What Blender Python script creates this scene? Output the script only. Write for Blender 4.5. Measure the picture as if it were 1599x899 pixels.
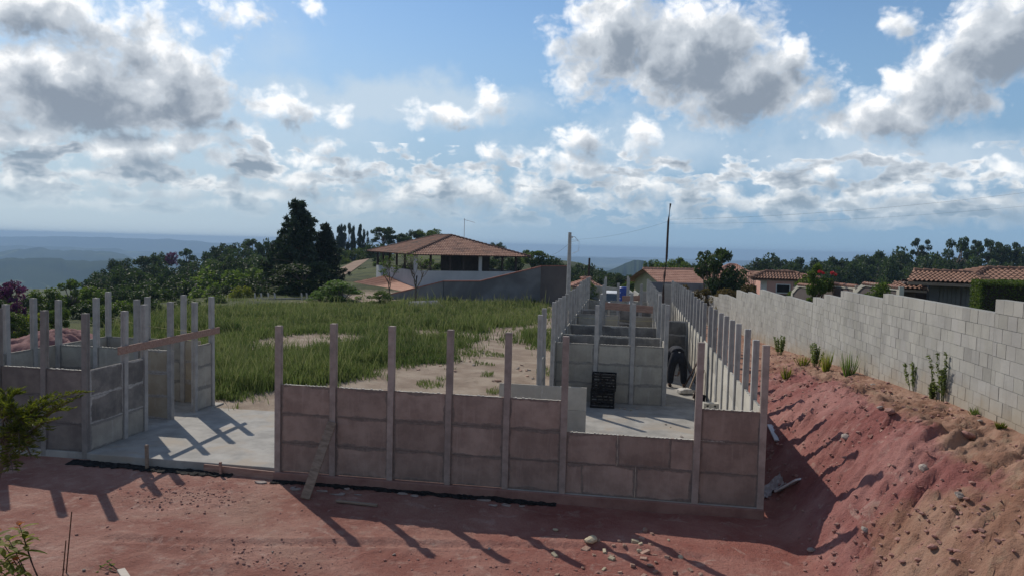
import bpy, bmesh, math, random
import numpy as np
from mathutils import Vector, Matrix

for o in list(bpy.data.objects):
    bpy.data.objects.remove(o)
C = bpy.context.scene.collection
SC = bpy.context.scene
random.seed(7)
RNG = np.random.default_rng(11)
R = math.radians

# ------------------------------------------------------------------ camera
PITCH, YAW, ROLL, CAMZ, FPX = R(3.295), R(8.824), R(1.5), 4.0, 1150.0
cF = Vector((-math.sin(YAW) * math.cos(PITCH), math.cos(YAW) * math.cos(PITCH), -math.sin(PITCH)))
cR0 = Vector((math.cos(YAW), math.sin(YAW), 0))
cU0 = cR0.cross(cF)
cR = cR0 * math.cos(ROLL) + cU0 * math.sin(ROLL)
cU = cU0 * math.cos(ROLL) - cR0 * math.sin(ROLL)
cam_d = bpy.data.cameras.new('camera')
cam = bpy.data.objects.new('camera', cam_d)
C.objects.link(cam)
m = Matrix((cR, cU, -cF)).transposed().to_4x4()
m.translation = Vector((0, 0, CAMZ))
cam.matrix_world = m
cam_d.sensor_width = 36.0
cam_d.lens = FPX / 1599 * 36
cam_d.clip_end = 30000
cam_d.clip_start = 0.05
SC.camera = cam


def ray(px, py):
    return cF + cR * ((px - 799.5) / FPX) + cU * ((449.5 - py) / FPX)


def at(px, py, Y):
    """the point at depth Y seen in the photo at px, py"""
    r = ray(px, py)
    return Vector((0, 0, CAMZ)) + r * (Y / r.y)


def atz(px, py, z):
    r = ray(px, py)
    return Vector((0, 0, CAMZ)) + r * ((z - CAMZ) / r.z)


# ------------------------------------------------------------------ light
SUN_EL, SUN_AZ = R(38.7), R(-44.7)          # azimuth from +Y towards +X
EXPOSURE = 0.1
SC.view_settings.view_transform = 'Standard'
SC.view_settings.look = 'None'
SC.view_settings.gamma = 1
SC.view_settings.exposure = EXPOSURE
SC.view_settings.use_curve_mapping = False
SC.render.engine = 'CYCLES'
SC.cycles.volume_bounces = 0
SC.cycles.max_bounces = 6
SC.cycles.diffuse_bounces = 3
SC.cycles.transparent_max_bounces = 8

sd = bpy.data.lights.new('sun', 'SUN')
sd.energy = 3.3
sd.angle = R(0.5)
sd.color = (1.0, 0.91, 0.79)
sun = bpy.data.objects.new('sun', sd)
C.objects.link(sun)
sdir = Vector((math.cos(SUN_EL) * math.sin(SUN_AZ), math.cos(SUN_EL) * math.cos(SUN_AZ), math.sin(SUN_EL)))
sun.rotation_euler = sdir.to_track_quat('Z', 'Y').to_euler()
sun.location = sdir * 50

W = bpy.data.worlds.new('World')
SC.world = W
W.use_nodes = True
nt = W.node_tree
nt.nodes.clear()


class G:
    """small node-graph helper"""
    def __init__(s, tree):
        s.t = tree

    def n(s, typ, **kw):
        nd = s.t.nodes.new(typ)
        for k, v in kw.items():
            setattr(nd, k, v)
        return nd

    def val(s, sock, v):
        if hasattr(v, 'is_output') or hasattr(v, 'links'):
            s.t.links.new(v, sock)
        else:
            sock.default_value = v

    def m(s, op, a, b=0.0, c=None, clamp=False):
        nd = s.n('ShaderNodeMath', operation=op, use_clamp=clamp)
        s.val(nd.inputs[0], a)
        s.val(nd.inputs[1], b)
        if c is not None:
            s.val(nd.inputs[2], c)
        return nd.outputs[0]

    def v(s, op, a, b=None):
        nd = s.n('ShaderNodeVectorMath', operation=op)
        s.val(nd.inputs[0], a)
        if b is not None:
            s.val(nd.inputs[3 if op == 'SCALE' else 1], b)
        return nd.outputs['Value'] if op in ('LENGTH', 'DISTANCE', 'DOT_PRODUCT') else nd.outputs[0]

    def smooth(s, x, a, b, lo=0.0, hi=1.0):
        nd = s.n('ShaderNodeMapRange', interpolation_type='SMOOTHSTEP')
        s.val(nd.inputs[0], x)
        nd.inputs[1].default_value = a
        nd.inputs[2].default_value = b
        nd.inputs[3].default_value = lo
        nd.inputs[4].default_value = hi
        return nd.outputs[0]

    def mix(s, f, a, b, blend='MIX'):
        nd = s.n('ShaderNodeMix', data_type='RGBA', blend_type=blend)
        s.val(nd.inputs[0], f)
        for sock, x in ((nd.inputs[6], a), (nd.inputs[7], b)):
            if isinstance(x, tuple):
                sock.default_value = (*x[:3], 1)
            else:
                s.t.links.new(x, sock)
        return nd.outputs[2]

    def noise(s, vec, scale, detail=4, rough=0.55, dist=0.0, color=False):
        nd = s.n('ShaderNodeTexNoise')
        if vec is not None:
            s.t.links.new(vec, nd.inputs['Vector'])
        nd.inputs['Scale'].default_value = scale
        nd.inputs['Detail'].default_value = detail
        nd.inputs['Roughness'].default_value = rough
        nd.inputs['Distortion'].default_value = dist
        return nd.outputs[1 if color else 0]


def px_ang(px, py):
    d = ray(px, py).normalized()
    return math.degrees(math.atan2(d.x, d.y)), math.degrees(math.asin(d.z))


# clouds: (photo x, y, half width, half height, strength)
CLOUDS = [
    (110, 145, 270, 92, 1.25), (270, 138, 120, 92, 1.0), (190, 66, 175, 80, .7), (40, 16, 190, 60, .95), (295, 168, 100, 55, 1.0), (180, 185, 210, 34, .9),
    (15, 214, 90, 38, .95), (205, 234, 110, 46, .9), (300, 225, 90, 30, .6), (430, 168, 86, 42, .7), (530, 176, 30, 30, .5), (350, 205, 80, 22, .5),
    (705, 176, 90, 26, .66), (763, 158, 42, 34, .6), (375, 14, 62, 46, .42), (480, 10, 26, 18, .38),
    (960, 62, 122, 100, .95), (1080, 84, 165, 104, 1.15), (1150, 130, 150, 84, 1.1), (1225, 100, 62, 66, .7), (1270, 155, 75, 42, .7),
    (905, 118, 55, 62, .6), (1130, 178, 135, 26, .5),
    (1385, 182, 140, 52, .95), (1470, 132, 130, 78, 1.0), (1565, 62, 140, 100, 1.1), (1390, 125, 42, 44, .6), (1320, 205, 80, 22, .5), (1404, 38, 34, 34, .42),
    (905, 217, 66, 32, .7), (1002, 213, 36, 42, .68), (770, 247, 32, 30, .7), (700, 262, 26, 12, .4),
    (502, 224, 38, 24, .6), (490, 250, 72, 18, .55), (630, 270, 22, 9, .45), (655, 216, 10, 8, .4), (1150, 274, 38, 11, .5),
    (690, 286, 64, 30, .72), (640, 306, 110, 24, .66), (748, 300, 66, 34, .66), (565, 270, 50, 24, .6), (540, 280, 52, 20, .6),
    (360, 256, 66, 28, .62), (400, 268, 100, 20, .6), (160, 277, 92, 16, .66), (105, 255, 28, 14, .5), (40, 280, 80, 22, .62), (250, 302, 120, 18, .6),
    (430, 305, 130, 20, .66), (60, 305, 120, 16, .5), (830, 292, 60, 26, .6), (905, 268, 130, 24, .6), (985, 290, 90, 30, .68), (1060, 302, 82, 26, .66),
    (900, 312, 140, 18, .6), (1235, 290, 52, 42, .72), (1290, 268, 36, 24, .66), (1200, 318, 180, 26, .66), (1370, 300, 110, 24, .6), (1440, 325, 160, 28, .72),
    (120, 318, 260, 17, .6), (380, 322, 200, 15, .55), (640, 322, 200, 16, .6), (300, 285, 120, 20, .6), (470, 280, 90, 26, .62), (200, 262, 60, 14, .5), (880, 245, 90, 18, .5), (820, 312, 120, 22, .62),
    (1000, 322, 150, 16, .55), (1290, 322, 120, 26, .66), (1420, 300, 60, 20, .55), (1120, 300, 60, 26, .55), (1350, 345, 220, 16, .5), (700, 345, 260, 12, .42), (1500, 290, 60, 18, .5),
    (1570, 272, 58, 30, .66), (1560, 312, 90, 30, .6), (1500, 345, 200, 20, .5), (1100, 345, 160, 16, .42),
]
VEILS = [(610, 156, 320, 46, 1.1), (1400, 250, 440, 66, .8), (1050, 225, 360, 66, .6), (1320, 272, 120, 22, .6), (480, 200, 260, 110, .35), (260, 60, 300, 160, .35)]


def blob_group(name, blobs, warp, fb, low=False):
    g = bpy.data.node_groups.new(name, 'ShaderNodeTree')
    g.interface.new_socket(name='P', in_out='INPUT', socket_type='NodeSocketVector')
    g.interface.new_socket(name='D', in_out='OUTPUT', socket_type='NodeSocketFloat')
    g.interface.new_socket(name='D2', in_out='OUTPUT', socket_type='NodeSocketFloat')
    gi = g.nodes.new('NodeGroupInput')
    go = g.nodes.new('NodeGroupOutput')
    q = G(g)
    P = gi.outputs[0]
    w = q.v('SUBTRACT', q.noise(P, .22, 4, .6, color=True), (0.5, 0.5, 0.5))
    Pw = q.v('ADD', P, q.v('SCALE', w, warp))
    acc = None
    Pw2 = q.v('ADD', Pw, SHIFT)
    acc2 = None
    for (u, v, ra, rb, k) in blobs:
        sc = (1 / ra, 1 / rb, 0)
        d = q.n('ShaderNodeVectorMath', operation='MULTIPLY_ADD')
        q.val(d.inputs[0], Pw)
        d.inputs[1].default_value = sc
        d.inputs[2].default_value = (-u / ra, -v / rb, 0)
        e = q.m('MULTIPLY_ADD', q.v('LENGTH', d.outputs[0]), -k, k)
        acc = e if acc is None else q.m('SMOOTH_MAX', acc, e, .12)
        if fb:
            d = q.n('ShaderNodeVectorMath', operation='MULTIPLY_ADD')
            q.val(d.inputs[0], Pw2)
            d.inputs[1].default_value = sc
            d.inputs[2].default_value = (-u / ra, -v / rb, 0)
            e = q.m('MULTIPLY_ADD', q.v('LENGTH', d.outputs[0]), -k, k)
            acc2 = e if acc2 is None else q.m('MAXIMUM', acc2, e)
    acc = q.m('MAXIMUM', acc, -0.7)
    if fb:
        acc2 = q.m('MAXIMUM', acc2, -0.7)

        def rough(p):
            n1 = q.noise(p, .5, 7, .60)
            vo = q.n('ShaderNodeTexVoronoi')
            vo.feature = 'F1'
            q.t.links.new(q.v('MULTIPLY', p, (1, 1.35, 1)), vo.inputs['Vector'])
            vo.inputs['Scale'].default_value = .62
            vo.inputs['Detail'].default_value = 2
            vo.inputs['Roughness'].default_value = .6
            vo.inputs['Randomness'].default_value = 1
            bil = q.m('SUBTRACT', .5, vo.outputs['Distance'])
            return q.m('MULTIPLY_ADD', bil, .34, q.m('MULTIPLY_ADD', n1, 1.12, -.56))
        if low:
            # rows of small cumulus towards the horizon
            sy = q.n('ShaderNodeSeparateXYZ')
            q.t.links.new(P, sy.inputs[0])
            ln = q.noise(q.v('MULTIPLY', Pw, (.30, .85, 1)), 1.0, 3, .5)
            band = q.m('MULTIPLY', q.smooth(sy.outputs[1], .5, 2.2), q.smooth(sy.outputs[1], 9.5, 5.5))
            lay = q.m('MULTIPLY', q.m('MULTIPLY_ADD', ln, 4.6, -2.02), band)
            lay = q.m('ADD', lay, q.m('MULTIPLY_ADD', band, .7, -.7))
            acc = q.m('SMOOTH_MAX', acc, lay, .15)
            acc2 = q.m('MAXIMUM', acc2, q.m('MULTIPLY', lay, .8))
        rg = rough(Pw)
        acc = q.m('ADD', acc, rg)
        n4 = q.noise(q.v('ADD', Pw, (-.5, .8, 0)), .42, 5, .55)
        acc2 = q.m('ADD', acc2, q.m('MULTIPLY_ADD', n4, 1.5, -.75))
        acc2 = q.m('ADD', acc2, q.m('MULTIPLY', rg, .35))
        g.links.new(acc2, go.inputs[1])
    g.links.new(acc, go.inputs[0])
    return g


SHIFT = (-.7, 1.1, 0)


def to_deg(bl):
    r_ = []
    for (x, y, a, b, k) in bl:
        u, v = px_ang(x, y)
        c2 = max(math.cos(R(u - math.degrees(-YAW))), .5) ** 2
        r_.append((u, v, a * .0498 * c2, b * .0498 * c2 ** .75, k))
    return r_


CD = to_deg(CLOUDS)
gv = blob_group('cloud_veil', to_deg(VEILS), 5.0, False)
q = G(nt)
tc = q.n('ShaderNodeTexCoord')
sep = q.n('ShaderNodeSeparateXYZ')
nt.links.new(tc.outputs['Generated'], sep.inputs[0])
az = q.m('MULTIPLY', q.m('ARCTAN2', sep.outputs[0], sep.outputs[1]), 57.29578)
el = q.m('MULTIPLY', q.m('ARCSINE', sep.outputs[2]), 57.29578)
cmb = q.n('ShaderNodeCombineXYZ')
nt.links.new(az, cmb.inputs[0])
nt.links.new(el, cmb.inputs[1])
P = cmb.outputs[0]
sky = q.n('ShaderNodeTexSky', sky_type='NISHITA')
sky.sun_disc = False
sky.sun_elevation = SUN_EL
sky.sun_rotation = SUN_AZ
sky.altitude = 800
sky.air_density = 1.1
sky.dust_density = .35
sky.ozone_density = 2.5
lowf = q.smooth(el, 0, 9)                                   # distant clouds are dimmer and bluer
lit = q.mix(lowf, (7.0, 7.5, 7.8), (10.9, 10.9, 10.9))
sh = q.mix(lowf, (2.9, 3.9, 4.9), (2.5, 3.0, 3.7))
mid = q.mix(lowf, (4.8, 5.6, 6.3), (5.6, 6.1, 6.7))
low1 = q.m('MULTIPLY', q.smooth(el, 21, 1.5), .94)
skyt = q.mix(1.0, sky.outputs[0], (.86, .97, 1.02), 'MULTIPLY')
basesky = q.mix(low1, skyt, q.mix(q.smooth(az, 12, -45), (2.3, 3.75, 5.5), (4.4, 5.5, 6.5)))


def background(colr):
    bg = q.n('ShaderNodeBackground')
    bg.inputs['Strength'].default_value = 0.1
    nt.links.new(colr, bg.inputs[0])
    return bg.outputs[0]


def zone_bg(u0, u1, v0, v1):
    """sky with the clouds that reach into one part of it"""
    mrg = 2.2
    bl = [c for c in CD if c[0] + c[2] * 1.3 + mrg > u0 and c[0] - c[2] * 1.3 - mrg < u1 and c[1] + c[3] * 1.3 + mrg > v0 and c[1] - c[3] * 1.3 - mrg < v1]
    nd = q.n('ShaderNodeGroup')
    nd.node_tree = blob_group('cloud_density', bl, 2.0, True, v1 < 10)
    nt.links.new(P, nd.inputs[0])
    D, D2 = nd.outputs
    vn = q.n('ShaderNodeGroup')
    vn.node_tree = gv
    nt.links.new(P, vn.inputs[0])
    soft = q.noise(P, .16, 4, .6)
    veil = q.m('MULTIPLY', q.smooth(q.m('MULTIPLY_ADD', soft, .9, q.m('ADD', vn.outputs[0], -.40)), -.05, .8), .85)
    base = q.mix(veil, basesky, (5.4, 6.5, 7.6))
    alpha = q.smooth(D, -.15, .38)
    k_ = q.m('MULTIPLY_ADD', D2, .95, .10, clamp=True)
    c1_ = q.mix(q.smooth(k_, .05, .50), lit, mid)
    ccol = q.mix(q.smooth(k_, .38, 1.0), c1_, sh)
    fade = q.m('MULTIPLY', alpha, q.smooth(el, .6, 4.2, .08, 1.0))
    return background(q.mix(fade, base, ccol))


def choose(val, thr, lo, hi):
    mx = q.n('ShaderNodeMixShader')
    q.val(mx.inputs[0], q.m('GREATER_THAN', val, thr))
    nt.links.new(lo, mx.inputs[1])
    nt.links.new(hi, mx.inputs[2])
    return mx.outputs[0]


far_n = q.noise(q.v('MULTIPLY', P, (.5, 1, 1)), .10, 4, .6)
elsewhere = background(q.mix(q.m('MULTIPLY', q.smooth(far_n, .46, .62), .7), sky.outputs[0], (3.5, 3.45, 3.4)))
u0, um1, um2, um3, u3 = -56.0, -27.0, -9.0, 8.0, 38.0
lowz = choose(az, um2, choose(az, um1, zone_bg(u0, um1, -2, 7.5), zone_bg(um1, um2, -2, 7.5)), choose(az, um3, zone_bg(um2, um3, -2, 7.5), zone_bg(um3, u3, -2, 7.5)))
topz = choose(az, um2, choose(az, um1, zone_bg(u0, um1, 7.5, 26), zone_bg(um1, um2, 7.5, 26)), choose(az, um3, zone_bg(um2, um3, 7.5, 26), zone_bg(um3, u3, 7.5, 26)))
front = choose(el, 7.5, lowz, topz)
infront = q.m('MULTIPLY', q.m('LESS_THAN', q.m('ABSOLUTE', q.m('ADD', az, 9.0)), 47.0), q.m('MULTIPLY', q.m('LESS_THAN', el, 26.0), q.m('GREATER_THAN', el, -1.0)))
wo = q.n('ShaderNodeOutputWorld')
nt.links.new(choose(infront, .5, elsewhere, front), wo.inputs[0])
W.cycles.sampling_method = 'MANUAL'
W.cycles.sample_map_resolution = 512


# ------------------------------------------------------------------ materials
def newmat(name):
    mt = bpy.data.materials.new(name)
    mt.use_nodes = True
    t = mt.node_tree
    t.nodes.clear()
    g = G(t)
    b = g.n('ShaderNodeBsdfPrincipled')
    o = g.n('ShaderNodeOutputMaterial')
    t.links.new(b.outputs[0], o.inputs[0])
    return mt, g, b, o


def pmat(name, c1, c2, scale=3.0, rough=.85, bump=.3, bscale=None, detail=6, spec=.3, stretch=None, c3=None, objrand=0.0, metal=0.0, coord='Object', dist=.01):
    """two- or three-tone noise material with matching bump"""
    mt, g, b, o = newmat(name)
    t = g.t
    tcn = g.n('ShaderNodeTexCoord')
    vec = tcn.outputs[coord]
    if objrand:
        oi = g.n('ShaderNodeObjectInfo')
        off = g.m('MULTIPLY', oi.outputs['Random'], 37.0)
        vec = g.v('ADD', vec, off)
    if stretch:
        vec = g.v('MULTIPLY', vec, stretch)
    n = g.noise(vec, scale, detail, .62)
    f = g.smooth(n, .32, .68)
    col = g.mix(f, c1, c2)
    if c3:
        n3 = g.noise(vec, scale * .37, 3, .6, 1.0)
        col = g.mix(g.smooth(n3, .5, .7), col, c3)
    if objrand:
        k = g.m('ADD', 1 - objrand / 2, g.m('MULTIPLY', oi.outputs['Random'], objrand))
        col = g.mix(1.0, col, g.v('SCALE', (1, 1, 1), k), 'MULTIPLY')
    t.links.new(col, b.inputs['Base Color'])
    b.inputs['Roughness'].default_value = rough
    b.inputs['Metallic'].default_value = metal
    b.inputs['Specular IOR Level'].default_value = spec
    if bump:
        bn = g.n('ShaderNodeBump')
        bn.inputs['Strength'].default_value = bump
        bn.inputs['Distance'].default_value = dist
        t.links.new(g.noise(vec, bscale or scale * 4, 6, .6), bn.inputs['Height'])
        t.links.new(bn.outputs[0], b.inputs['Normal'])
    return mt


def panel_mat(name, c1, c2, mortar, dark=.0, stain=(.5, .48, .45), mw=.05):
    mt, g, b, o = newmat(name)
    t = g.t
    tcn = g.n('ShaderNodeTexCoord')
    uv = g.n('ShaderNodeUVMap')
    oi = g.n('ShaderNodeObjectInfo')
    vec = g.v('ADD', tcn.outputs['Object'], g.v('SCALE', (13, 7, 5), g.m('MULTIPLY', oi.outputs['Random'], 9.0)))
    s = g.n('ShaderNodeSeparateXYZ')
    t.links.new(uv.outputs[0], s.inputs[0])
    u, v = s.outputs[0], s.outputs[1]
    eu = g.m('MULTIPLY', g.m('MINIMUM', u, g.m('SUBTRACT', 1.0, u)), .92)
    ev = g.m('MULTIPLY', g.m('MINIMUM', v, g.m('SUBTRACT', 1.0, v)), .5)
    e = g.m('MINIMUM', eu, ev)
    nz = g.noise(vec, 9, 6, .7)
    nl = g.noise(vec, 2.2, 3, .5)
    e = g.m('ADD', e, g.m('MULTIPLY', g.m('SUBTRACT', nz, .55), .075))
    e = g.m('ADD', e, g.m('MULTIPLY', g.m('SUBTRACT', nl, .44), .14))
    f = g.smooth(g.noise(vec, 2.6, 7, .65), .34, .66)
    col = g.mix(f, c1, c2)
    st = g.noise(g.v('MULTIPLY', vec, (9, 9, .8)), 1.3, 5, .7)
    col = g.mix(g.m('MULTIPLY', g.smooth(st, .52, .72), .35), col, stain)
    k = g.m('ADD', .86, g.m('MULTIPLY', oi.outputs['Random'], .26))
    col = g.mix(1.0, col, g.v('SCALE', (1, 1, 1), k), 'MULTIPLY')
    mm = g.smooth(e, mw, mw * .45)
    mc = g.mix(g.smooth(g.noise(vec, 15, 5, .7), .35, .65), mortar, tuple(min(1, q_ * 1.45) for q_ in mortar))
    col = g.mix(g.m('MULTIPLY', mm, .88), col, mc)
    dirt = g.noise(vec, 45, 4, .7)
    col = g.mix(g.m('MULTIPLY', g.smooth(dirt, .58, .72), .35), col, tuple(q_ * .6 for q_ in c1))
    t.links.new(col, b.inputs['Base Color'])
    b.inputs['Roughness'].default_value = .9
    b.inputs['Specular IOR Level'].default_value = .2
    bn = g.n('ShaderNodeBump')
    bn.inputs['Strength'].default_value = .5
    bn.inputs['Distance'].default_value = .012
    hgt = g.m('ADD', g.m('MULTIPLY', g.noise(vec, 24, 6, .7), .35), g.m('MULTIPLY', mm, .6))
    t.links.new(hgt, bn.inputs['Height'])
    t.links.new(bn.outputs[0], b.inputs['Normal'])
    return mt


def leaf_mat(name, c1, c2, tr=.35, rough=.6, scale=2.5):
    mt, g, b, o = newmat(name)
    t = g.t
    geo = g.n('ShaderNodeNewGeometry')
    oi = g.n('ShaderNodeObjectInfo')
    tcn = g.n('ShaderNodeTexCoord')
    n = g.noise(tcn.outputs['Object'], scale, 4, .6)
    r = g.m('ADD', g.m('MULTIPLY', geo.outputs['Random Per Island'], .6), g.m('MULTIPLY', n, .5))
    col = g.mix(g.smooth(r, .25, .85), c1, c2)
    k = g.m('ADD', .75, g.m('MULTIPLY', oi.outputs['Random'], .5))
    col = g.mix(1.0, col, g.v('SCALE', (1, 1, 1), k), 'MULTIPLY')
    t.links.new(col, b.inputs['Base Color'])
    b.inputs['Roughness'].default_value = rough
    b.inputs['Specular IOR Level'].default_value = .25
    ts = g.n('ShaderNodeBsdfTranslucent')
    t.links.new(g.mix(1.0, col, (1.25, 1.35, .7), 'MULTIPLY'), ts.inputs[0])
    mx = g.n('ShaderNodeMixShader')
    mx.inputs[0].default_value = tr
    t.links.new(b.outputs[0], mx.inputs[1])
    t.links.new(ts.outputs[0], mx.inputs[2])
    t.links.new(mx.outputs[0], o.inputs[0])
    return mt


M = {}
M['post'] = pmat('post_concrete', (.30, .295, .285), (.40, .39, .375), 5, .9, .4, 40, objrand=.25)
M['post_red'] = pmat('post_concrete_dusty', (.28, .235, .21), (.40, .335, .30), 5, .9, .4, 40, objrand=.2)
M['panel_red'] = panel_mat('panel_dusty', (.26, .195, .165), (.37, .285, .24), (.155, .13, .115), stain=(.46, .37, .32), mw=.045)
M['panel_grey'] = panel_mat('panel_grey', (.30, .285, .25), (.39, .37, .32), (.18, .175, .165))
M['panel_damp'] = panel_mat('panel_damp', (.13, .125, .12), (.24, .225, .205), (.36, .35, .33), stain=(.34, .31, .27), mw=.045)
M['panel_shaded'] = panel_mat('panel_shaded', (.15, .135, .125), (.22, .20, .18), (.11, .10, .095), stain=(.24, .21, .19))  # shade on the left front wall is put into this darker panel colour
M['post_shaded'] = pmat('post_concrete_shaded', (.20, .19, .18), (.27, .255, .24), 5, .9, .4, 40, objrand=.2)  # posts of that wall, with the same shade in their colour
M['panel_ochre'] = panel_mat('panel_ochre', (.33, .28, .21), (.41, .36, .28), (.27, .26, .25))
M['panel_pale'] = panel_mat('panel_pale', (.42, .40, .35), (.50, .48, .42), (.42, .41, .37), mw=.012)
M['slab'] = pmat('slab_concrete', (.25, .245, .23), (.38, .37, .345), 1.9, .85, .25, 30, c3=(.34, .30, .25))
M['footing'] = pmat('footing', (.22, .12, .10), (.30, .18, .15), 3, .95, .6, 14)
M['wood_red'] = pmat('weathered_red_plank', (.26, .155, .12), (.38, .25, .205), 3, .8, .4, 20, stretch=(1, 8, 8))
M['wood'] = pmat('weathered_plank', (.20, .15, .11), (.31, .245, .19), 3, .85, .4, 20, stretch=(1, 8, 8))
M['wood_pale'] = pmat('pale_plank', (.40, .36, .31), (.55, .50, .44), 3, .8, .3, 20, stretch=(1, 8, 8))
M['wood_dark'] = pmat('dark_pole_wood', (.035, .022, .018), (.08, .05, .04), 6, .8, .4, 30)
M['plastic_black'] = pmat('black_plastic', (.012, .012, .013), (.03, .03, .03), 8, .85, .5, 30, spec=.1)
M['white_board'] = pmat('white_board', (.62, .64, .66), (.74, .75, .76), 6, .7, .2, 30)
M['paper'] = pmat('dusty_paper', (.24, .20, .185), (.40, .35, .32), 9, .9, .4, 30)
M['iron'] = pmat('rusty_rebar', (.06, .028, .018), (.14, .07, .045), 60, .8, .4, 200)
M['brick'] = pmat('brick_rubble', (.30, .17, .13), (.45, .33, .26), 9, .95, .5, 40, objrand=.4)
M['brick_pale'] = pmat('pale_rubble', (.42, .36, .24), (.55, .49, .36), 9, .95, .5, 40, objrand=.3)
M['clod'] = pmat('soil_clod', (.30, .15, .13), (.40, .24, .20), 7, .98, .6, 30, objrand=.35)
M['stone'] = pmat('grey_stone', (.28, .24, .21), (.42, .37, .33), 7, .95, .5, 30, objrand=.3)
M['block'] = pmat('hollow_block', (.40, .39, .34), (.52, .50, .45), 12, .95, .5, 60)
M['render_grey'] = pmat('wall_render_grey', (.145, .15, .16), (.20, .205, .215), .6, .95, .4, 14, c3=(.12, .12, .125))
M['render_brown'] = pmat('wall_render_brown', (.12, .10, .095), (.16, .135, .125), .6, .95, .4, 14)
M['house_grey'] = pmat('house_pale_grey', (.42, .43, .45), (.52, .53, .55), .5, .9, .2, 8)
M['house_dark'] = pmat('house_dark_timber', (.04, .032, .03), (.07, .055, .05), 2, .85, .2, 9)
M['cream'] = pmat('cream_plaster', (.52, .49, .40), (.60, .57, .48), .8, .9, .2, 9)
M['ochre_wall'] = pmat('ochre_plaster', (.36, .33, .20), (.44, .40, .26), .8, .9, .2, 9)
M['pink_wall'] = pmat('pink_plaster', (.50, .27, .22), (.58, .34, .28), .8, .9, .2, 9)
M['white_paint'] = pmat('white_paint', (.62, .62, .60), (.76, .76, .74), 2, .8, .2, 12)
M['grey_metal'] = pmat('grey_gate_metal', (.16, .16, .16), (.22, .22, .215), 2, .6, .2, 10)
M['dark'] = pmat('dark_opening', (.012, .012, .012), (.02, .02, .02), 2, .7, 0)
M['tile'] = pmat('clay_tile', (.27, .14, .10), (.38, .225, .165), 2.2, .9, .4, 12, c3=(.17, .10, .08))
M['tile_brown'] = pmat('brown_clay_tile', (.18, .10, .072), (.28, .165, .12), 2.2, .9, .4, 12, c3=(.13, .085, .07))
M['tile_pale'] = pmat('pale_clay_tile', (.38, .20, .145), (.48, .28, .21), 1.6, .9, .3, 12, c3=(.38, .20, .15))
M['tile_rough'] = pmat('weathered_clay_tile', (.20, .11, .08), (.36, .19, .13), 3, .9, .4, 12, c3=(.13, .10, .085))
M['ridge_dark'] = pmat('ridge_tile_dark', (.10, .06, .05), (.19, .11, .085), 4, .9, .4, 12)
M['coping'] = pmat('red_coping', (.26, .10, .075), (.36, .16, .12), 3, .9, .3, 12)
M['trunk'] = pmat('bark', (.09, .07, .055), (.17, .14, .11), 5, .95, .6, 20)
M['leaf_dark'] = leaf_mat('leaves_dark', (.028, .048, .022), (.06, .09, .035))
M['leaf_mid'] = leaf_mat('leaves_mid', (.05, .085, .022), (.115, .155, .04), .42)
M['leaf_bright'] = leaf_mat('leaves_bright', (.07, .13, .03), (.13, .20, .05), .45)
M['leaf_yellow'] = leaf_mat('leaves_yellow_green', (.10, .13, .02), (.22, .22, .035), .5)
M['leaf_feather'] = leaf_mat('leaves_feathery', (.05, .075, .012), (.20, .215, .035), .45)
M['leaf_pine'] = leaf_mat('needles', (.022, .038, .026), (.045, .068, .038), .2)
M['leaf_weed'] = leaf_mat('leaves_weed', (.09, .13, .045), (.19, .22, .085), .5)
M['leaf_red'] = leaf_mat('leaves_red_tip', (.25, .05, .02), (.32, .12, .03), .5)
M['flower'] = leaf_mat('blossom_purple', (.07, .03, .08), (.20, .05, .20), .3)
M['flower_red'] = leaf_mat('blossom_red', (.45, .03, .06), (.6, .06, .10), .4)
M['cloth_dark'] = pmat('dark_work_clothes', (.014, .016, .022), (.035, .038, .048), 6, .9, .5, 50)
M['denim'] = pmat('dark_trousers', (.01, .012, .018), (.024, .027, .036), 6, .9, .5, 50)
M['skin'] = pmat('skin', (.22, .12, .08), (.26, .15, .10), 6, .6, .1, 50)
M['hair'] = pmat('hair', (.01, .008, .007), (.02, .015, .012), 40, .7, .3, 80)
M['car_paint'] = pmat('white_car_paint', (.6, .61, .62), (.66, .67, .68), 3, .35, 0, spec=.5)
M['glass'] = pmat('dark_glass', (.02, .03, .035), (.03, .04, .045), 3, .08, 0, spec=.8)
M['rubber'] = pmat('tyre_rubber', (.015, .015, .015), (.03, .03, .03), 8, .9, .3, 30)
M['blue'] = pmat('blue_plastic', (.01, .04, .25), (.015, .06, .32), 3, .45, 0, spec=.5)
M['cement_bag'] = pmat('cement_bag', (.45, .43, .40), (.66, .65, .63), 9, .85, .5, 30)
M['string'] = pmat('yellow_string', (.45, .40, .18), (.5, .45, .2), 3, .9, 0)
M['wire'] = pmat('black_cable', (.02, .02, .02), (.03, .03, .03), 3, .7, 0)
M['tarp'] = pmat('grey_plastic_sheet', (.33, .30, .30), (.46, .43, .43), 5, .5, .5, 12, spec=.4)
M['galv'] = pmat('galvanised_sheet', (.42, .44, .46), (.55, .56, .58), 2, .5, .2, 20)


# ------------------------------------------------------------------ object helpers
def link(name, me, mats=None, parent=None):
    o = bpy.data.objects.new(name, me)
    C.objects.link(o)
    if mats is not None and me is not None and not me.materials:
        for mm_ in (mats if isinstance(mats, (list, tuple)) else [mats]):
            me.materials.append(mm_)
    if parent is not None:
        o.parent = parent
    return o


def tag(o, label, cat, group=None, kind=None):
    if label:
        o['label'] = label
        o['category'] = cat
    if group:
        o['group'] = group
    o['kind'] = kind or 'thing'
    return o


def struct(o):
    o['kind'] = 'structure'
    return o


def empty(name, loc, rz=0.0, label=None, cat=None, group=None):
    o = bpy.data.objects.new(name, None)
    C.objects.link(o)
    o.location = loc
    o.rotation_euler = (0, 0, rz)
    o.empty_display_size = .3
    return tag(o, label, cat, group)


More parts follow.
